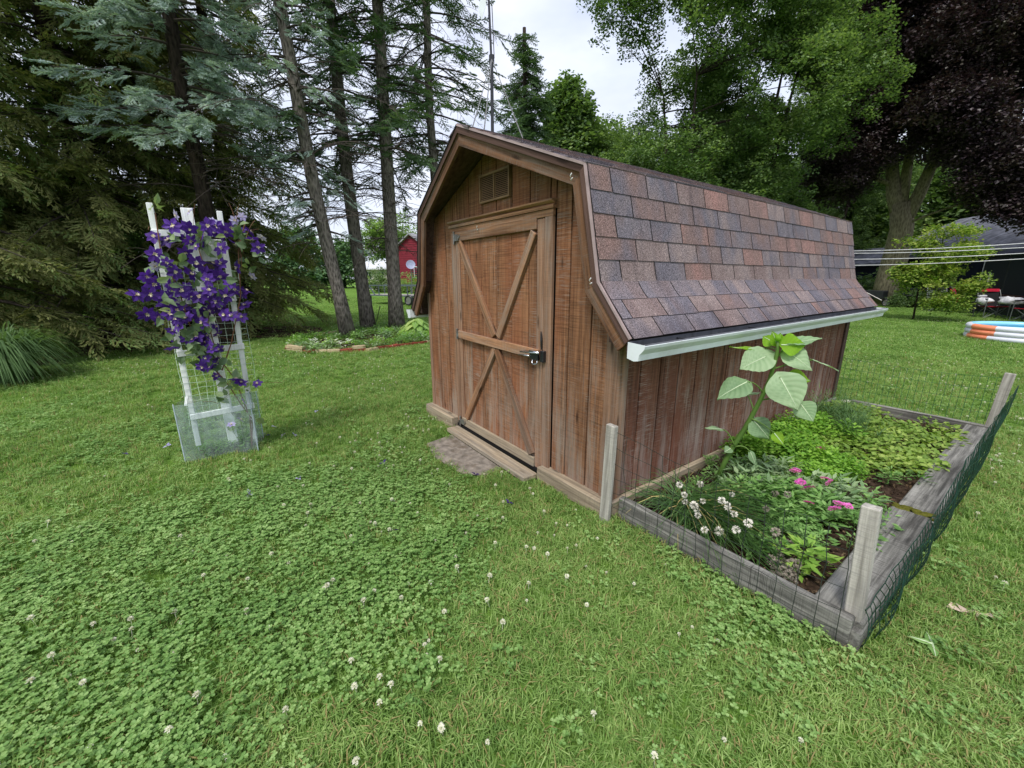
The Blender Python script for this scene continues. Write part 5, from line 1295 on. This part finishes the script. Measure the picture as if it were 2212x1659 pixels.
for k, (p, d) in enumerate(walk(back, .235)):
    link_mesh('brick', bm_['t' if k % 3 else 'r'], IB, loc=(p.x, p.y, -.01), rot=(0, 0, math.atan2(d.y, d.x)+random.gauss(0, .06)), scl=(.222, .10, .065))
m_mulch = plain('leaf_mulch', lin(84, 72, 56), 1, .05, .5, 9, bump=1, dirt=lin(48, 40, 32))
b = MB(); outl = [Vector((p.x, p.y, .02)) for p in back[::-1]]+[Vector((p.x, p.y, .02)) for p in front[1:]]; b.poly(outl); o = b.build('mulch', m_mulch, kind='structure')
def inside(poly, x, y):
    c = False; j = len(poly)-1
    for i in range(len(poly)):
        if (poly[i].y > y) != (poly[j].y > y) and x < (poly[j].x-poly[i].x)*(y-poly[i].y)/(poly[j].y-poly[i].y)+poly[i].x: c = not c
        j = i
    return c
P_ = []
while len(P_) < 420:
    x, y = random.uniform(-11, -6.6), random.uniform(-.8, 3.6)
    if inside(outl, x, y) and mnoise.noise(Vector((x*1.2, y*1.2, 5))) > -.25: P_.append((x, y, .02))
o = scatter('island_ground_cover', P_, [(random.gauss(0, .2), random.gauss(0, .2), random.random()*6) for _ in P_], [random.uniform(.9, 1.8) for _ in P_], MID+PARS+SAGE); tag(o, 'mixed low ground cover plants under the spruce trunks', 'ground cover')
m_var = leafmat('white_edged_leaf', [lin(120, 146, 110), lin(196, 206, 184), lin(226, 230, 214)], .3, .6)
b = sprig(101, .09, .05, 40, .22, .16); b.v = b.v; c0 = gnd(700, 745)
def sprigthing(name, label, cat, p, seed, L_, W_, n_, r, h, mt, fold=.12):
    random.seed(seed); o = sprig(seed, L_, W_, n_, r, h); me = o.mesh(name, mt); q = link_mesh(name, me, None, loc=p); tag(q, label, cat); return q
sprigthing('variegated_plant', 'low plant with white edged leaves left of the spruce trunks', 'plant', gnd(695, 750), 101, .10, .055, 70, .34, .17, m_var)
sprigthing('variegated_plant', 'small white edged plant just before the blue spruce trunk', 'plant', gnd(742, 748), 102, .09, .05, 40, .22, .13, m_var)
sprigthing('green_plant', 'bright green low plant right before the leaning trunk', 'plant', gnd(762, 748), 103, .08, .05, 46, .2, .14, m_par)
random.seed(15); fp = gnd(652, 752); FE = thing('fern', 'small upright fern at the left tip of the brick island', 'fern', fp)
for k in range(7):
    a = k*.9+random.random()*.4; d = Vector((math.cos(a), math.sin(a), 0)); b = MB(); q = bez(fp, fp+d*.08+Vector((0, 0, .25)), fp+d*.26+Vector((0, 0, .36*random.uniform(.5, 1))), 12)
    for i in range(1, 13):
        for s_ in (1, -1): b.card(q[i], (d.cross(Vector((0, 0, 1)))*s_+d*.4).normalized(), (0, 0, 1), .075*(1-i/14), .022)
    b.build('frond', m_par, FE)
m_hos = leafmat('hosta_leaf', [lin(96, 140, 62), lin(140, 176, 88), lin(178, 200, 112)], .3, .5, .4, 3)
hp = gnd(902, 724); HO = thing('hosta', 'yellow green hosta with large ribbed leaves beside the shed corner', 'hosta', hp)
random.seed(17)
for k in range(26):
    a = k*2.4; q = .12+.30*(k/26); el = .42-.30*(k/26); s_ = hp+Vector((math.cos(a)*q*.5, math.sin(a)*q*.5, el)); e = hp+Vector((math.cos(a)*(q+.24), math.sin(a)*(q+.24), el-.12+random.uniform(-.03, .03)))
    bigleaf(s_, e, random.uniform(.16, .21), (0, 0, 1), m_hos, HO, .12, heart=.1)
    if k % 2 == 0: petiole(hp, s_, HO, .05, .005)
b = MB(); b.tube([gnd(812, 700), at(821, 661, 11.2)], .012, 5); o = b.build('garden_stake', m_black); tag(o, 'thin dark stake leaning in the island between two spruce trunks', 'stake')
# ornamental grass
random.seed(19); gp = gnd(8, 826); OG = thing('ornamental_grass', 'large arching clump of ornamental grass at the left edge', 'ornamental grass', gp)
m_og = leafmat('ornamental_blade', [lin(72, 100, 60), lin(108, 136, 88), lin(146, 168, 122)], .3, .6, .3, 2)
b = MB()
for i in range(1100):
    a = random.random()*6.283; d = Vector((math.cos(a), math.sin(a), 0)); s_ = gp+d*random.uniform(0, .28); ln = random.uniform(.4, .98); hh = random.uniform(.55, .98)
    e = gp+d*(ln)+Vector((0, 0, max(.05, hh*.95-ln*.75+random.uniform(-.12, .18)))); mid = s_+d*ln*.35+Vector((0, 0, hh*1.15)); q = bez(s_, mid, e, 7); sd_ = d.cross(Vector((0, 0, 1))); w = random.uniform(.009, .016); k = len(b.v)
    for j, p in enumerate(q): ww = w*(1-(j/7)**2*.9); b.v += [p-sd_*ww, p+sd_*ww+Vector((0, 0, .004))]
    for j in range(7): b.face((k+2*j, k+2*j+2, k+2*j+3, k+2*j+1))
    c = random.random(); b.cv += [(k+4*j, c) for j in range(4)]
b.build('blades', m_og, OG, kind='stuff')
# ================================================================ THINGS FARTHER OFF
random.seed(29)
m_wline = plain('white_clothesline', lin(236, 236, 238), .6, bump=0)
LN = thing('clothesline', 'four white clotheslines strung past the far end of the shed', 'clothesline', (-1.2, 7.5, 0))
pl_ = at(1745, 560, 8.8); pr_ = at(2560, 520, 7.6)
for (ya, yb) in ((538, 518), (543, 527), (556, 539.5), (569, 551.5)):
    m_ = (yb-ya)/371; A_ = at(1745, ya-96*m_, 8.8); B_ = at(2560, yb+348*m_, 7.6); b = MB()
    q = [A_.lerp(B_, t)-Vector((0, 0, .05*math.sin(math.pi*t))) for t in [i/14 for i in range(15)]]; b.tube(q, .0042, 5); b.build('line', m_wline, LN)
for p in (pl_, pr_):
    b = MB(); b.tube([(p.x, p.y, -.1), (p.x, p.y, 2.05)], .03, 8); b.beam((p.x, p.y, 1.6), (p.x, p.y, 1.9), .14, .05, (1, 0, 0)); b.build('pole', m_galv, LN)
# mast with guy wires and tail vane
mb_ = at(1067, 600, 6.2); mb_.z = 0; mt_ = at(1046, -230, 6.35)
AM = thing('antenna_mast', 'thin dark metal mast with guy wires rising behind the shed peak', 'mast', mb_)
b = MB(); col_ = at(1062, 127, 6.25); b.tube([mb_, col_], .022, 8); b.tube([col_-(col_-mb_).normalized()*.12, mt_], .015, 8); b.tube([col_-Vector((0, 0, .05)), col_+Vector((0, 0, .04))], .036, 8); b.build('pole', m_black, AM)
b = MB(); off = Vector((.03, .02, 0)); b.tube([col_+off, mt_+off], .006, 5); b.build('side_rod', m_black, AM)
for (x, y, dd) in ((1022, 277, -.17), (1045, 278, -.08), (1129, 302, .25)):
    e = Vector((-1.193, dd, 2.37)); b = MB(); b.tube([col_, e], .0045, 4); b.build('guy_wire', m_galv, AM)
v0 = at(1043, -14, 6.2); v1 = at(1040, 44, 6.2); b = MB(); sdv = RT*.055; b.extrude([v0+sdv*.9, v0-sdv*.5, v0.lerp(v1, .55)-sdv*.8, v1, v0.lerp(v1, .5)+sdv*.75], FW*.006); b.tube([v0+sdv*.5, v0+sdv*3.5+Vector((0, 0, .03))], .006, 5)
b.build('tail_vane', m_gutter, AM)

# red house, pale house, dish, hedge, trailer
def house(name, label, P0, P1, depth, wall_z, ridge_z, m_wall, m_roof, gable_front=True, wins=(), eave=.35, boards=0):
    """P0, P1: the ground ends of the front; the house goes back from it"""
    P0, P1 = Vector(P0), Vector(P1); P0.z = P1.z = 0; T = thing(name, label, 'house', P0); X = (P1-P0).normalized(); Y = Vector((-X.y, X.x, 0))
    if (P0-CAM).to_2d().dot(Y.to_2d()) < 0: Y = -Y
    w = (P1-P0).length; q = lambda x, y, z: P0+X*x+Y*y+Vector((0, 0, z))
    b = MB()
    if gable_front: b.extrude([q(0, 0, -.3), q(w, 0, -.3), q(w, 0, wall_z), q(w/2, 0, ridge_z), q(0, 0, wall_z)], Y*depth)
    else: b.extrude([q(0, 0, -.3), q(0, depth, -.3), q(0, depth, wall_z), q(0, depth/2, ridge_z), q(0, 0, wall_z)], X*w)
    wo_ = b.build('wall', m_wall, T)
    if boards:
        zz = .2
        while zz < (ridge_z if gable_front else wall_z)-.1:
            hw = w/2 if zz < wall_z else w/2*(ridge_z-zz)/(ridge_z-wall_z); b = MB(); b.extrude([q(w/2-hw, -.01, zz), q(w/2-hw, -.045, zz), q(w/2-hw, -.01, zz+boards)], X*2*hw); b.build('siding_board', m_wall, wo_); zz += boards
    e = eave
    for s in (0, 1):
        b = MB()
        if gable_front:
            xe = -e if s == 0 else w+e; ze = wall_z-e*(ridge_z-wall_z)/(w/2)
            b.extrude([q(xe, -e, ze+.04), q(w/2, -e, ridge_z+.04), q(w/2, -e, ridge_z+.2), q(xe, -e, ze+.2)], Y*(depth+2*e))
        else:
            ye = -e if s == 0 else depth+e; ze = wall_z-e*(ridge_z-wall_z)/(depth/2)
            b.extrude([q(-e, ye, ze+.04), q(-e, depth/2, ridge_z+.04), q(-e, depth/2, ridge_z+.2), q(-e, ye, ze+.2)], X*(w+2*e))
        b.build('roof', m_roof, T)
    for (x0, z0, x1, z1) in wins:
        f = MB(); t = .07
        for lo, hi in (((x0-t, z0-t), (x1+t, z0)), ((x0-t, z1), (x1+t, z1+t)), ((x0-t, z0), (x0, z1)), ((x1, z0), (x1+t, z1)), (((x0+x1)/2-.025, z0), ((x0+x1)/2+.025, z1))):
            f.extrude([q(lo[0], -.02, lo[1]), q(hi[0], -.02, lo[1]), q(hi[0], -.02, hi[1]), q(lo[0], -.02, hi[1])], -Y*.05)
        fo = f.build('window', m_whiteplain, T); g_ = MB(); g_.poly([q(x0, -.03, z0), q(x1, -.03, z0), q(x1, -.03, z1), q(x0, -.03, z1)]); g_.build('pane', m_glass, fo)
    return T
m_glass = plain('window_glass', lin(52, 60, 70), .08, .8, .1, 3, bump=0)
m_redw = plain('red_house_siding', lin(126, 44, 56), .8, .2, .1, 4); m_roofg = plain('pale_grey_roof', lin(150, 150, 154), .95, .1, .15, 8); m_palew = plain('cream_house_wall', lin(206, 202, 188), .9, .1, .08, 3)
m_roofw = plain('whitish_roof', lin(206, 208, 212), .8, .2, .1, 5); m_dkw = plain('dark_house_wall', lin(34, 38, 50), .9, .1, .2, 2); m_roofd = plain('slate_grey_roof', lin(116, 118, 128), .95, .1, .3, 3, dirt=lin(78, 78, 84)); m_blue = plain('blue_grey_wall', lin(120, 132, 152), .9)
house('red_house', 'red clapboard house with a pale gabled roof beyond the spruces', at(861, 602, 50), at(925, 602, 47.5), 8, 4.6, 6.0, m_redw, m_roofg, True, ((1.9, 1.5, 2.7, 2.6), (3.2, 3.4, 3.9, 4.3)), boards=.24)
house('cream_house', 'low cream house with a white roof edge between two spruce trunks', at(776, 602, 58), at(838, 602, 56), 7, 2.55, 3.6, m_palew, m_roofw, False, ((1.0, 1.3, 1.8, 2.2), (2.8, 1.3, 3.5, 2.2)), eave=.5)
house('blue_house', 'blue grey house glimpsed through the cedars on the left', at(62, 602, 46), at(185, 602, 48), 7, 2.6, 4.0, m_blue, m_roofw, False, ((1.2, 1.0, 2.0, 2.1), (4.0, 1.0, 4.8, 2.1), (7.2, 1.0, 8.0, 2.1)), eave=.5)
dp = at(889, 602, 40); dp.z = 0; DI = thing('satellite_dish', 'pale round satellite dish on a pole beside the red house', 'satellite dish', dp)
b = MB(); b.tube([dp, dp+Vector((0, 0, 2.35))], .05, 6); b.build('pole', m_galv, DI)
b = MB(); cdp = dp+Vector((0, 0, 2.6)); nr = (CAM-cdp).normalized(); nr = (nr+Vector((0, 0, .35))).normalized(); Fx = frame(Vector((0, 0, 1)).cross(nr), nr)
rings_ = [(0, 0), (.2, .015), (.42, .07)]
for j, (r_, z_) in enumerate(rings_[1:]): b.v += [cdp+Fx @ Vector((r_*math.cos(2*math.pi*i/16), r_*math.sin(2*math.pi*i/16), z_)) for i in range(16)]
b.v.append(cdp); [b.face((32, i, (i+1) % 16)) for i in range(16)]; [b.face((i, 16+i, 16+(i+1) % 16, (i+1) % 16)) for i in range(16)]
b.build('dish', plain('dish_grey', lin(150, 156, 186), .5), DI)
def bush(name, label, p, rad, n_, srcs, sc, cat='bush', h=None):
    P_ = []; p = Vector(p); hh = h or rad
    for i in range(n_):
        v = Vector((random.gauss(0, 1), random.gauss(0, 1), abs(random.gauss(0, 1)))).normalized()*random.random()**.4; P_.append(p+Vector((v.x*rad, v.y*rad, v.z*hh*1.0+.1)))
    T = thing(name, label, cat, p); b = MB(); [b.tube([p, q], [.03, .008], 4, cap=False) for q in random.sample(P_, min(10, n_))]; b.build('stems', m_barkd, T)
    scatter('foliage', P_, [(random.gauss(0, .3), random.gauss(0, .3), random.random()*6) for _ in P_], [sc*random.uniform(.7, 1.2) for _ in P_], srcs, T)
bush('hedge_bush', 'rounded green hedge bush before the cream house', free(822, 612, 46), 2.2, 90, GRN, 1.6, h=2.3)
bush('hedge_bush', 'yellowish bush between the spruce trunk and the red house', free(878, 612, 44), 1.7, 60, GRN2, 1.5, h=2.2)
# utility trailer
m_trl = plain('grey_trailer_steel', lin(88, 100, 104), .5, .5, .2, 20)
t0 = gnd(792, 656); t1 = gnd(915, 661); TL = thing('utility_trailer', 'low grey steel utility trailer parked on the back lawn', 'trailer', t0); Xd = (t1-t0).normalized(); Yd_ = Vector((-Xd.y, Xd.x, 0)); Ltr = (t1-t0).length
b = MB()
for yy in (0, 1.4):
    for z in (.48, 1.02): b.beam(t0+Yd_*yy+Vector((0, 0, z)), t0+Xd*Ltr+Yd_*yy+Vector((0, 0, z)), .06, .06)
    for k in range(5): q = t0+Xd*Ltr*k/4+Yd_*yy; b.beam(q+Vector((0, 0, .48)), q+Vector((0, 0, 1.02)), .05, .05, (1, 0, 0))
    b.beam(t0+Yd_*yy+Vector((0, 0, .98))+Xd*.35, t0+Yd_*yy+Xd*.75+Vector((0, 0, .5)), .05, .05)
b.build('frame', m_trl, TL)
b = MB(); b.box((0, 0, .49), (Ltr, 1.4, .52), 0, Matrix(((Xd.x, Yd_.x, 0, t0.x), (Xd.y, Yd_.y, 0, t0.y), (0, 0, 1, 0), (0, 0, 0, 1)))); b.build('deck', m_grey, TL)
b = MB(); b.beam(t0+Xd*.3+Yd_*.1+Vector((0, 0, .0)), t0+Xd*.3+Yd_*.1+Vector((0, 0, .48)), .05, .05, (1, 0, 0)); b.build('jack_stand', m_trl, TL)
def wheel(c, ax, r, w, parent, mt, mr, spokes=0):
    Fx = frame(ax.cross(Vector((0, 0, 1))), ax); b = MB(); n = 18
    prof = [(r*.68, -w/2), (r*.95, -w/2), (r, 0), (r*.95, w/2), (r*.68, w/2)]
    for i in range(n):
        a = 2*math.pi*i/n
        for (q, z) in prof: b.v.append(c+Fx @ Vector((q*math.cos(a), q*math.sin(a), z)))
    for i in range(n):
        for j in range(5): a = i*5+j; a2 = i*5+(j+1) % 5; k = ((i+1) % n)*5; b.face((a, a2, k+(j+1) % 5, k+j))
    o = b.build('wheel', mt, parent, smooth=True); h = MB()
    if spokes:
        for i in range(spokes): a = math.pi*2*i/spokes; h.tube([c, c+Fx @ Vector((r*.7*math.cos(a), r*.7*math.sin(a), 0))], .008, 4)
        h.tube([c-ax*w*.5, c+ax*w*.5], .03, 8)
        for i in range(n): a, a2 = 2*math.pi*i/n, 2*math.pi*(i+1)/n; h.tube([c+Fx @ Vector((r*.69*math.cos(a), r*.69*math.sin(a), w*.3)), c+Fx @ Vector((r*.69*math.cos(a2), r*.69*math.sin(a2), w*.3))], .018, 5)
    else: h.tube([c-ax*w*.3, c+ax*w*.3], r*.68, 16)
    h.build('rim', mr, o)
wheel(t0+Xd*Ltr*.80-Yd_*.14+Vector((0, 0, .28)), -Yd_, .28, .14, TL, m_black, m_galv); wheel(t0+Xd*Ltr*.80+Yd_*1.54+Vector((0, 0, .28)), Yd_, .28, .14, TL, m_black, m_galv)
# dark house on the right, its lean-to, screened tent
house('dark_house', 'dark house with a slate grey roof behind the camp chairs', at(1885, 602, 40), at(2420, 602, 27), 9, 2.7, 5.0, m_dkw, m_roofd, False, ((3.0, 1.0, 4.2, 2.1), (9.5, 1.0, 10.8, 2.1)), eave=.4)
house('dark_shed', 'small dark outbuilding with a white framed window behind the shed end', at(1800, 602, 37), at(1897, 602, 36), 4, 2.2, 3.1, m_dkw, m_roofd, False, ((2.55, .95, 3.2, 1.7),), eave=.35)
c0, c1_ = at(2121, 602, 25.5), at(2420, 602, 18.5); c0.z = c1_.z = 0; ST = thing('screen_tent', 'dark screened tent standing behind the red camp chairs', 'tent', c0); Xd = (c1_-c0).normalized(); Yd_ = Vector((-Xd.y, Xd.x, 0)); Wd = (c1_-c0).length
if Yd_.dot(c0-CAM) < 0: Yd_ = -Yd_
Mn = Mat('dark_screen_mesh', .7, .3); Mn.color(lin(20, 28, 40)); tr = Mn.n('BsdfTransparent'); ms = Mn.n('MixShader'); ms.inputs[0].default_value = .9; Mn.l(tr.outputs[0], ms.inputs[1]); Mn.l(Mn.b.outputs[0], ms.inputs[2]); Mn.l(ms.outputs[0], Mn.out.inputs['Surface'])
q = lambda x, y, z: c0+Xd*x+Yd_*y+Vector((0, 0, z))
for k in range(4):
    b = MB(); x0, x1 = Wd*k/4, Wd*(k+1)/4; b.poly([q(x0+.03, 0, .05), q(x1-.03, 0, .05), q(x1-.03, 0, 2.2), q(x0+.03, 0, 2.2)]); b.build('screen_panel', Mn.m, ST)
    b = MB(); b.tube([q(x0, 0, 0), q(x0, 0, 2.25)], .03, 6); b.build('pole', m_black, ST)
b = MB(); b.poly([q(0, 0.02, .05), q(0, 3, .05), q(0, 3, 2.2), q(0, 0.02, 2.2)]); b.build('screen_panel', Mn.m, ST)
b = MB(); b.poly([q(-.15, -.15, 2.2), q(Wd+.15, -.15, 2.2), q(Wd*.5, 1.5, 3.0)]); b.poly([q(-.15, -.15, 2.2), q(Wd*.5, 1.5, 3.0), q(-.15, 3.15, 2.2)]); b.poly([q(-.15, 3.15, 2.2), q(Wd*.5, 1.5, 3.0), q(Wd+.15, 3.15, 2.2)]); b.poly([q(Wd+.15, -.15, 2.2), q(Wd+.15, 3.15, 2.2), q(Wd*.5, 1.5, 3.0)]); b.build('tent_roof', m_dkw, ST)
b = MB(); [b.tube([q(0, -.06, z), q(Wd, -.06, z)], .025, 5) for z in (.75, .35)]; b.build('rail', m_black, ST)
b = MB(); b.box((-.09, -.004, -.17), (.09, .004, .17)); o = link_mesh('paper_tag', b.mesh('paper_tag', m_whiteplain), ST, loc=q(.75, -.05, 1.35), rot=Matrix((Xd, Yd_, (0, 0, 1))).transposed())
# camp chairs
m_red = plain('red_canvas', lin(172, 34, 56), .85, .15, .12, 12, bump=.2); m_blk = plain('black_canvas', lin(26, 28, 30), .9); m_leg = plain('grey_chair_tube', lin(96, 102, 100), .4, .5, .1, 20); m_grn = plain('grey_green_canvas', lin(88, 98, 88), .9)
def camp_chair(label, p, face, mseat, mback, group='folding camp chairs by the tent', sc=1.0, lean=.28, mleg=None):
    T = thing('camp_chair', label, 'camp chair', p, group); Fx = Vector((math.cos(face), math.sin(face), 0)); Sx = Vector((-Fx.y, Fx.x, 0)); q = lambda f, s, z: Vector(p)+(Fx*f+Sx*s+Vector((0, 0, z)))*sc; ml = mleg or m_leg
    for a_, c_ in (((.28, -.30, 0), (-.24, .27, .42)), ((.28, .30, 0), (-.24, -.27, .42)), ((-.26, -.30, 0), (.26, -.27, .42)), ((-.26, .30, 0), (.26, .27, .42)), ((.28, -.30, 0), (.26, .27, .40)), ((.28, .30, 0), (.26, -.27, .40))):
        b = MB(); b.tube([q(*a_), q(*c_)], .011*sc, 6); b.build('leg', ml, T)
    for s in (-.31, .31):
        b = MB(); b.tube([q(.28, s, 0), q(.26, s, .62), q(-.22, s, .64), q(-.30-lean*.3, s*.95, .95)], .012*sc, 6); b.tube([q(-.26, s, 0), q(-.22, s, .64)], .012*sc, 6); b.build('side_frame', ml, T)
        b = MB(); b.box((-.24, -.035, -.012), (.24, .035, .012)); link_mesh('armrest', b.mesh('armrest', m_blk, bevel=.008), T, loc=q(.02, s, .655), rot=(0, 0, face), scl=sc)
    b = MB(); n = 6
    for i in range(n+1):
        for j in range(n+1): f = .26-.50*i/n; s = -.27+.54*j/n; b.v.append(q(f, s, .42-.05*math.sin(math.pi*j/n)*math.sin(math.pi*(i+.6)/(n+1.2))-.04*i/n))
    for i in range(n):
        for j in range(n): k = i*(n+1)+j; b.face((k, k+1, k+n+2, k+n+1))
    k0 = len(b.v); b.v += [v-Vector((0, 0, .012)) for v in b.v]
    for i in range(n):
        for j in range(n): k = k0+i*(n+1)+j; b.face((k, k+n+1, k+n+2, k+1))
    b.build('seat', mseat, T, smooth=True)
    b = MB()
    for i in range(n+1):
        for j in range(n+1): z = .38+.58*i/n; s = -.28+.56*j/n; b.v.append(q(-.24-lean*(z-.38)*.9-.04*math.sin(math.pi*j/n), s, z))
    for i in range(n):
        for j in range(n): k = i*(n+1)+j; b.face((k, k+1, k+n+2, k+n+1))
    b.build('backrest', mback, T, smooth=True)
    b = MB(); b.beam(q(-.24-lean*.5, -.28, .93), q(-.24-lean*.5, .28, .93), .10*sc, .03*sc, (Fx.x, Fx.y, .3)); b.beam(q(.27, -.27, .40), q(.27, .27, .40), .05*sc, .02, (0, 0, 1)); b.build('trim_band', m_red if mseat is m_red else m_blk, T)
    return T
tc = lambda p: math.atan2(CAM.y-p.y, CAM.x-p.x)
p1 = gnd(2136, 686); p1.z = 0; camp_chair('red and black folding camp chair seen from the front beside the pool', p1, tc(p1)+.5, m_red, m_blk)
p2 = gnd(2222, 694); p2.z = 0; camp_chair('red folding camp chair cut off by the right edge of the view', p2, tc(p2)-.5, m_red, m_blk)
p3 = gnd(2082, 676); p3.z = 0; camp_chair('reclined chair with red back and black seat just right of the sapling', p3, tc(p3)+1.35, m_blk, m_red, lean=.5, mleg=m_black, sc=1.1)
p4 = gnd(2020, 672); p4.z = 0; camp_chair('grey green camp chair mostly hidden behind the sapling', p4, tc(p4)+.3, m_grn, m_grn)
m_tow = plain('white_flannel', lin(222, 222, 226), .95, .1, .2, 9, bump=.3, dirt=lin(150, 150, 160))
def cloth(label, p, s_):
    random.seed(int(p.x*100) & 255); b = MB(); b.sphere(p, s_, 16, 10, sq=(1.25, .8, .55))
    for v_ in b.v: n_ = mnoise.noise(v_*6)*.7+mnoise.noise(v_*15)*.35; v_ += (v_-p)*n_
    o = b.build('folded_blanket', m_tow, None, smooth=True); tag(o, label, 'blanket', 'white blankets on the chairs')
cloth('crumpled white blanket on the left arm of the red chair', p1+Vector((-.25, -.28, .58)), .17); cloth('white blanket heaped between the two red chairs', p1.lerp(p2, .45)+Vector((0, 0, .62)), .22); cloth('small white towel on the armrest beside the tent rail', p1+Vector((-.30, .05, .72)), .09)
# paddling pool
pc = gnd(2215, 735); pc.z = 0; dpool = math.hypot(pc.x-CAM.x, pc.y-CAM.y); PO = thing('paddling_pool', 'round inflatable paddling pool with blue white and orange rings', 'paddling pool', pc)
m_pw = plain('pool_white_vinyl', lin(226, 228, 238), .3, .5, .03, 4, bump=0); m_po = plain('pool_orange_vinyl', lin(250, 150, 110), .3, .5, .03, 4, bump=0); m_pb = plain('pool_blue_vinyl', lin(140, 208, 232), .3, .5, .04, 4, bump=0); m_py = plain('pool_yellow_vinyl', lin(240, 226, 60), .3, .5, .03, 4, bump=0)
pcol = [m_pw, m_po, m_pb, m_py]; rp = .92
a_cam = math.atan2(CAM.y-pc.y, CAM.x-pc.x)
for k in range(3):
    b = MB(); n, m = 56, 8; rt = .062; R_ = rp-.03*k*0; zc = .062+k*.108; b.v = []
    for i in range(n):
        a = 2*math.pi*i/n
        for j in range(m): t = 2*math.pi*j/m; b.v.append(pc+Vector(((R_+rt*math.cos(t))*math.cos(a), (R_+rt*math.cos(t))*math.sin(a), zc+rt*math.sin(t))))
    for i in range(n):
        a = (2*math.pi*(i+.5)/n-a_cam+math.pi) % (2*math.pi)-math.pi; deg = math.degrees(a)
        c = 1 if -64+3*k < deg < -34+3*k else (3 if 2 < deg < 20 else 0)
        if deg < -100 and k > 0: c = 2
        for j in range(m): b.face((i*m+j, i*m+(j+1) % m, ((i+1) % n)*m+(j+1) % m, ((i+1) % n)*m+j), 2 if (m*.3 < j < m*.7 and True) else c)
    b.build('ring', pcol, PO, smooth=True)
b = MB(); b.poly([pc+Vector((.88*math.cos(2*math.pi*i/40), .88*math.sin(2*math.pi*i/40), .02)) for i in range(40)]); b.build('pool_floor', m_pb, PO)
Mw = Mat('pool_water', .05, .5); Mw.color(lin(150, 214, 232)); Mw.b.inputs['Transmission Weight'].default_value = .6; b = MB(); b.poly([pc+Vector((.87*math.cos(2*math.pi*i/40), .87*math.sin(2*math.pi*i/40), .17)) for i in range(40)]); o = b.build('pool_water', Mw.m); tag(o, 'shallow pale blue water inside the paddling pool', 'water', kind='stuff')
# garden cart and a wheel near the maple
p = free(1884, 640, 27.5); GC = thing('garden_cart', 'dark garden cart with a tubular frame left of the maple trunk', 'garden cart', p)
b = MB(); b.box((p.x-.5, p.y-.4, .35), (p.x+.5, p.y+.4, .75)); b.build('tray', m_black, GC, bevel=.03); b = MB(); b.tube([p+Vector((-.9, -.4, .85)), p+Vector((-.4, -.45, .8)), p+Vector((.5, -.45, .3))], .02, 6); b.tube([p+Vector((-.4, -.45, .35)), p+Vector((-.3, -.45, 0))], .02, 6); b.build('handle', m_galv, GC); wheel(p+Vector((.6, 0, .2)), Vector((0, 1, 0)), .2, .08, GC, m_black, m_galv)
p = gnd(1941, 652); p.z = 0; WM = thing('wheelbarrow', 'dark wheelbarrow whose pale rimmed wheel shows right of the maple trunk', 'wheelbarrow', p)
ax = (Vector((CAM.x, CAM.y, 0))-p).normalized(); sx_ = Vector((-ax.y, ax.x, 0)); wheel(p+Vector((0, 0, .30)), ax, .30, .09, WM, m_black, m_drip, 8)
b = MB(); q = p-ax*.1; prof = [q+sx_*.1+Vector((0, 0, .45)), q+sx_*.9+Vector((0, 0, .4)), q+sx_*1.1+Vector((0, 0, .8)), q-sx_*.15+Vector((0, 0, .75))]; b.extrude(prof, -ax*.6); b.build('tray', m_black, WM, bevel=.02)
b = MB(); [b.tube([p+Vector((0, 0, .3))-ax*s, p+sx_*1.7+Vector((0, 0, .62))-ax*s*3], .02, 6) for s in (.06, .18)]; b.tube([p+sx_*.8+Vector((0, 0, .42))-ax*.2, p+sx_*.85-ax*.2], .02, 6); b.build('handle', m_grey, WM)
bush('low_shrub', 'low dark shrub at the foot of the sapling beside the wheelbarrow', gnd(1965, 664), .8, 46, DGN, .5, h=.7)
bush('low_shrub', 'dark shrub in the shade behind the maple trunk', free(1870, 620, 34), 1.6, 60, DGN, .9, h=1.8)
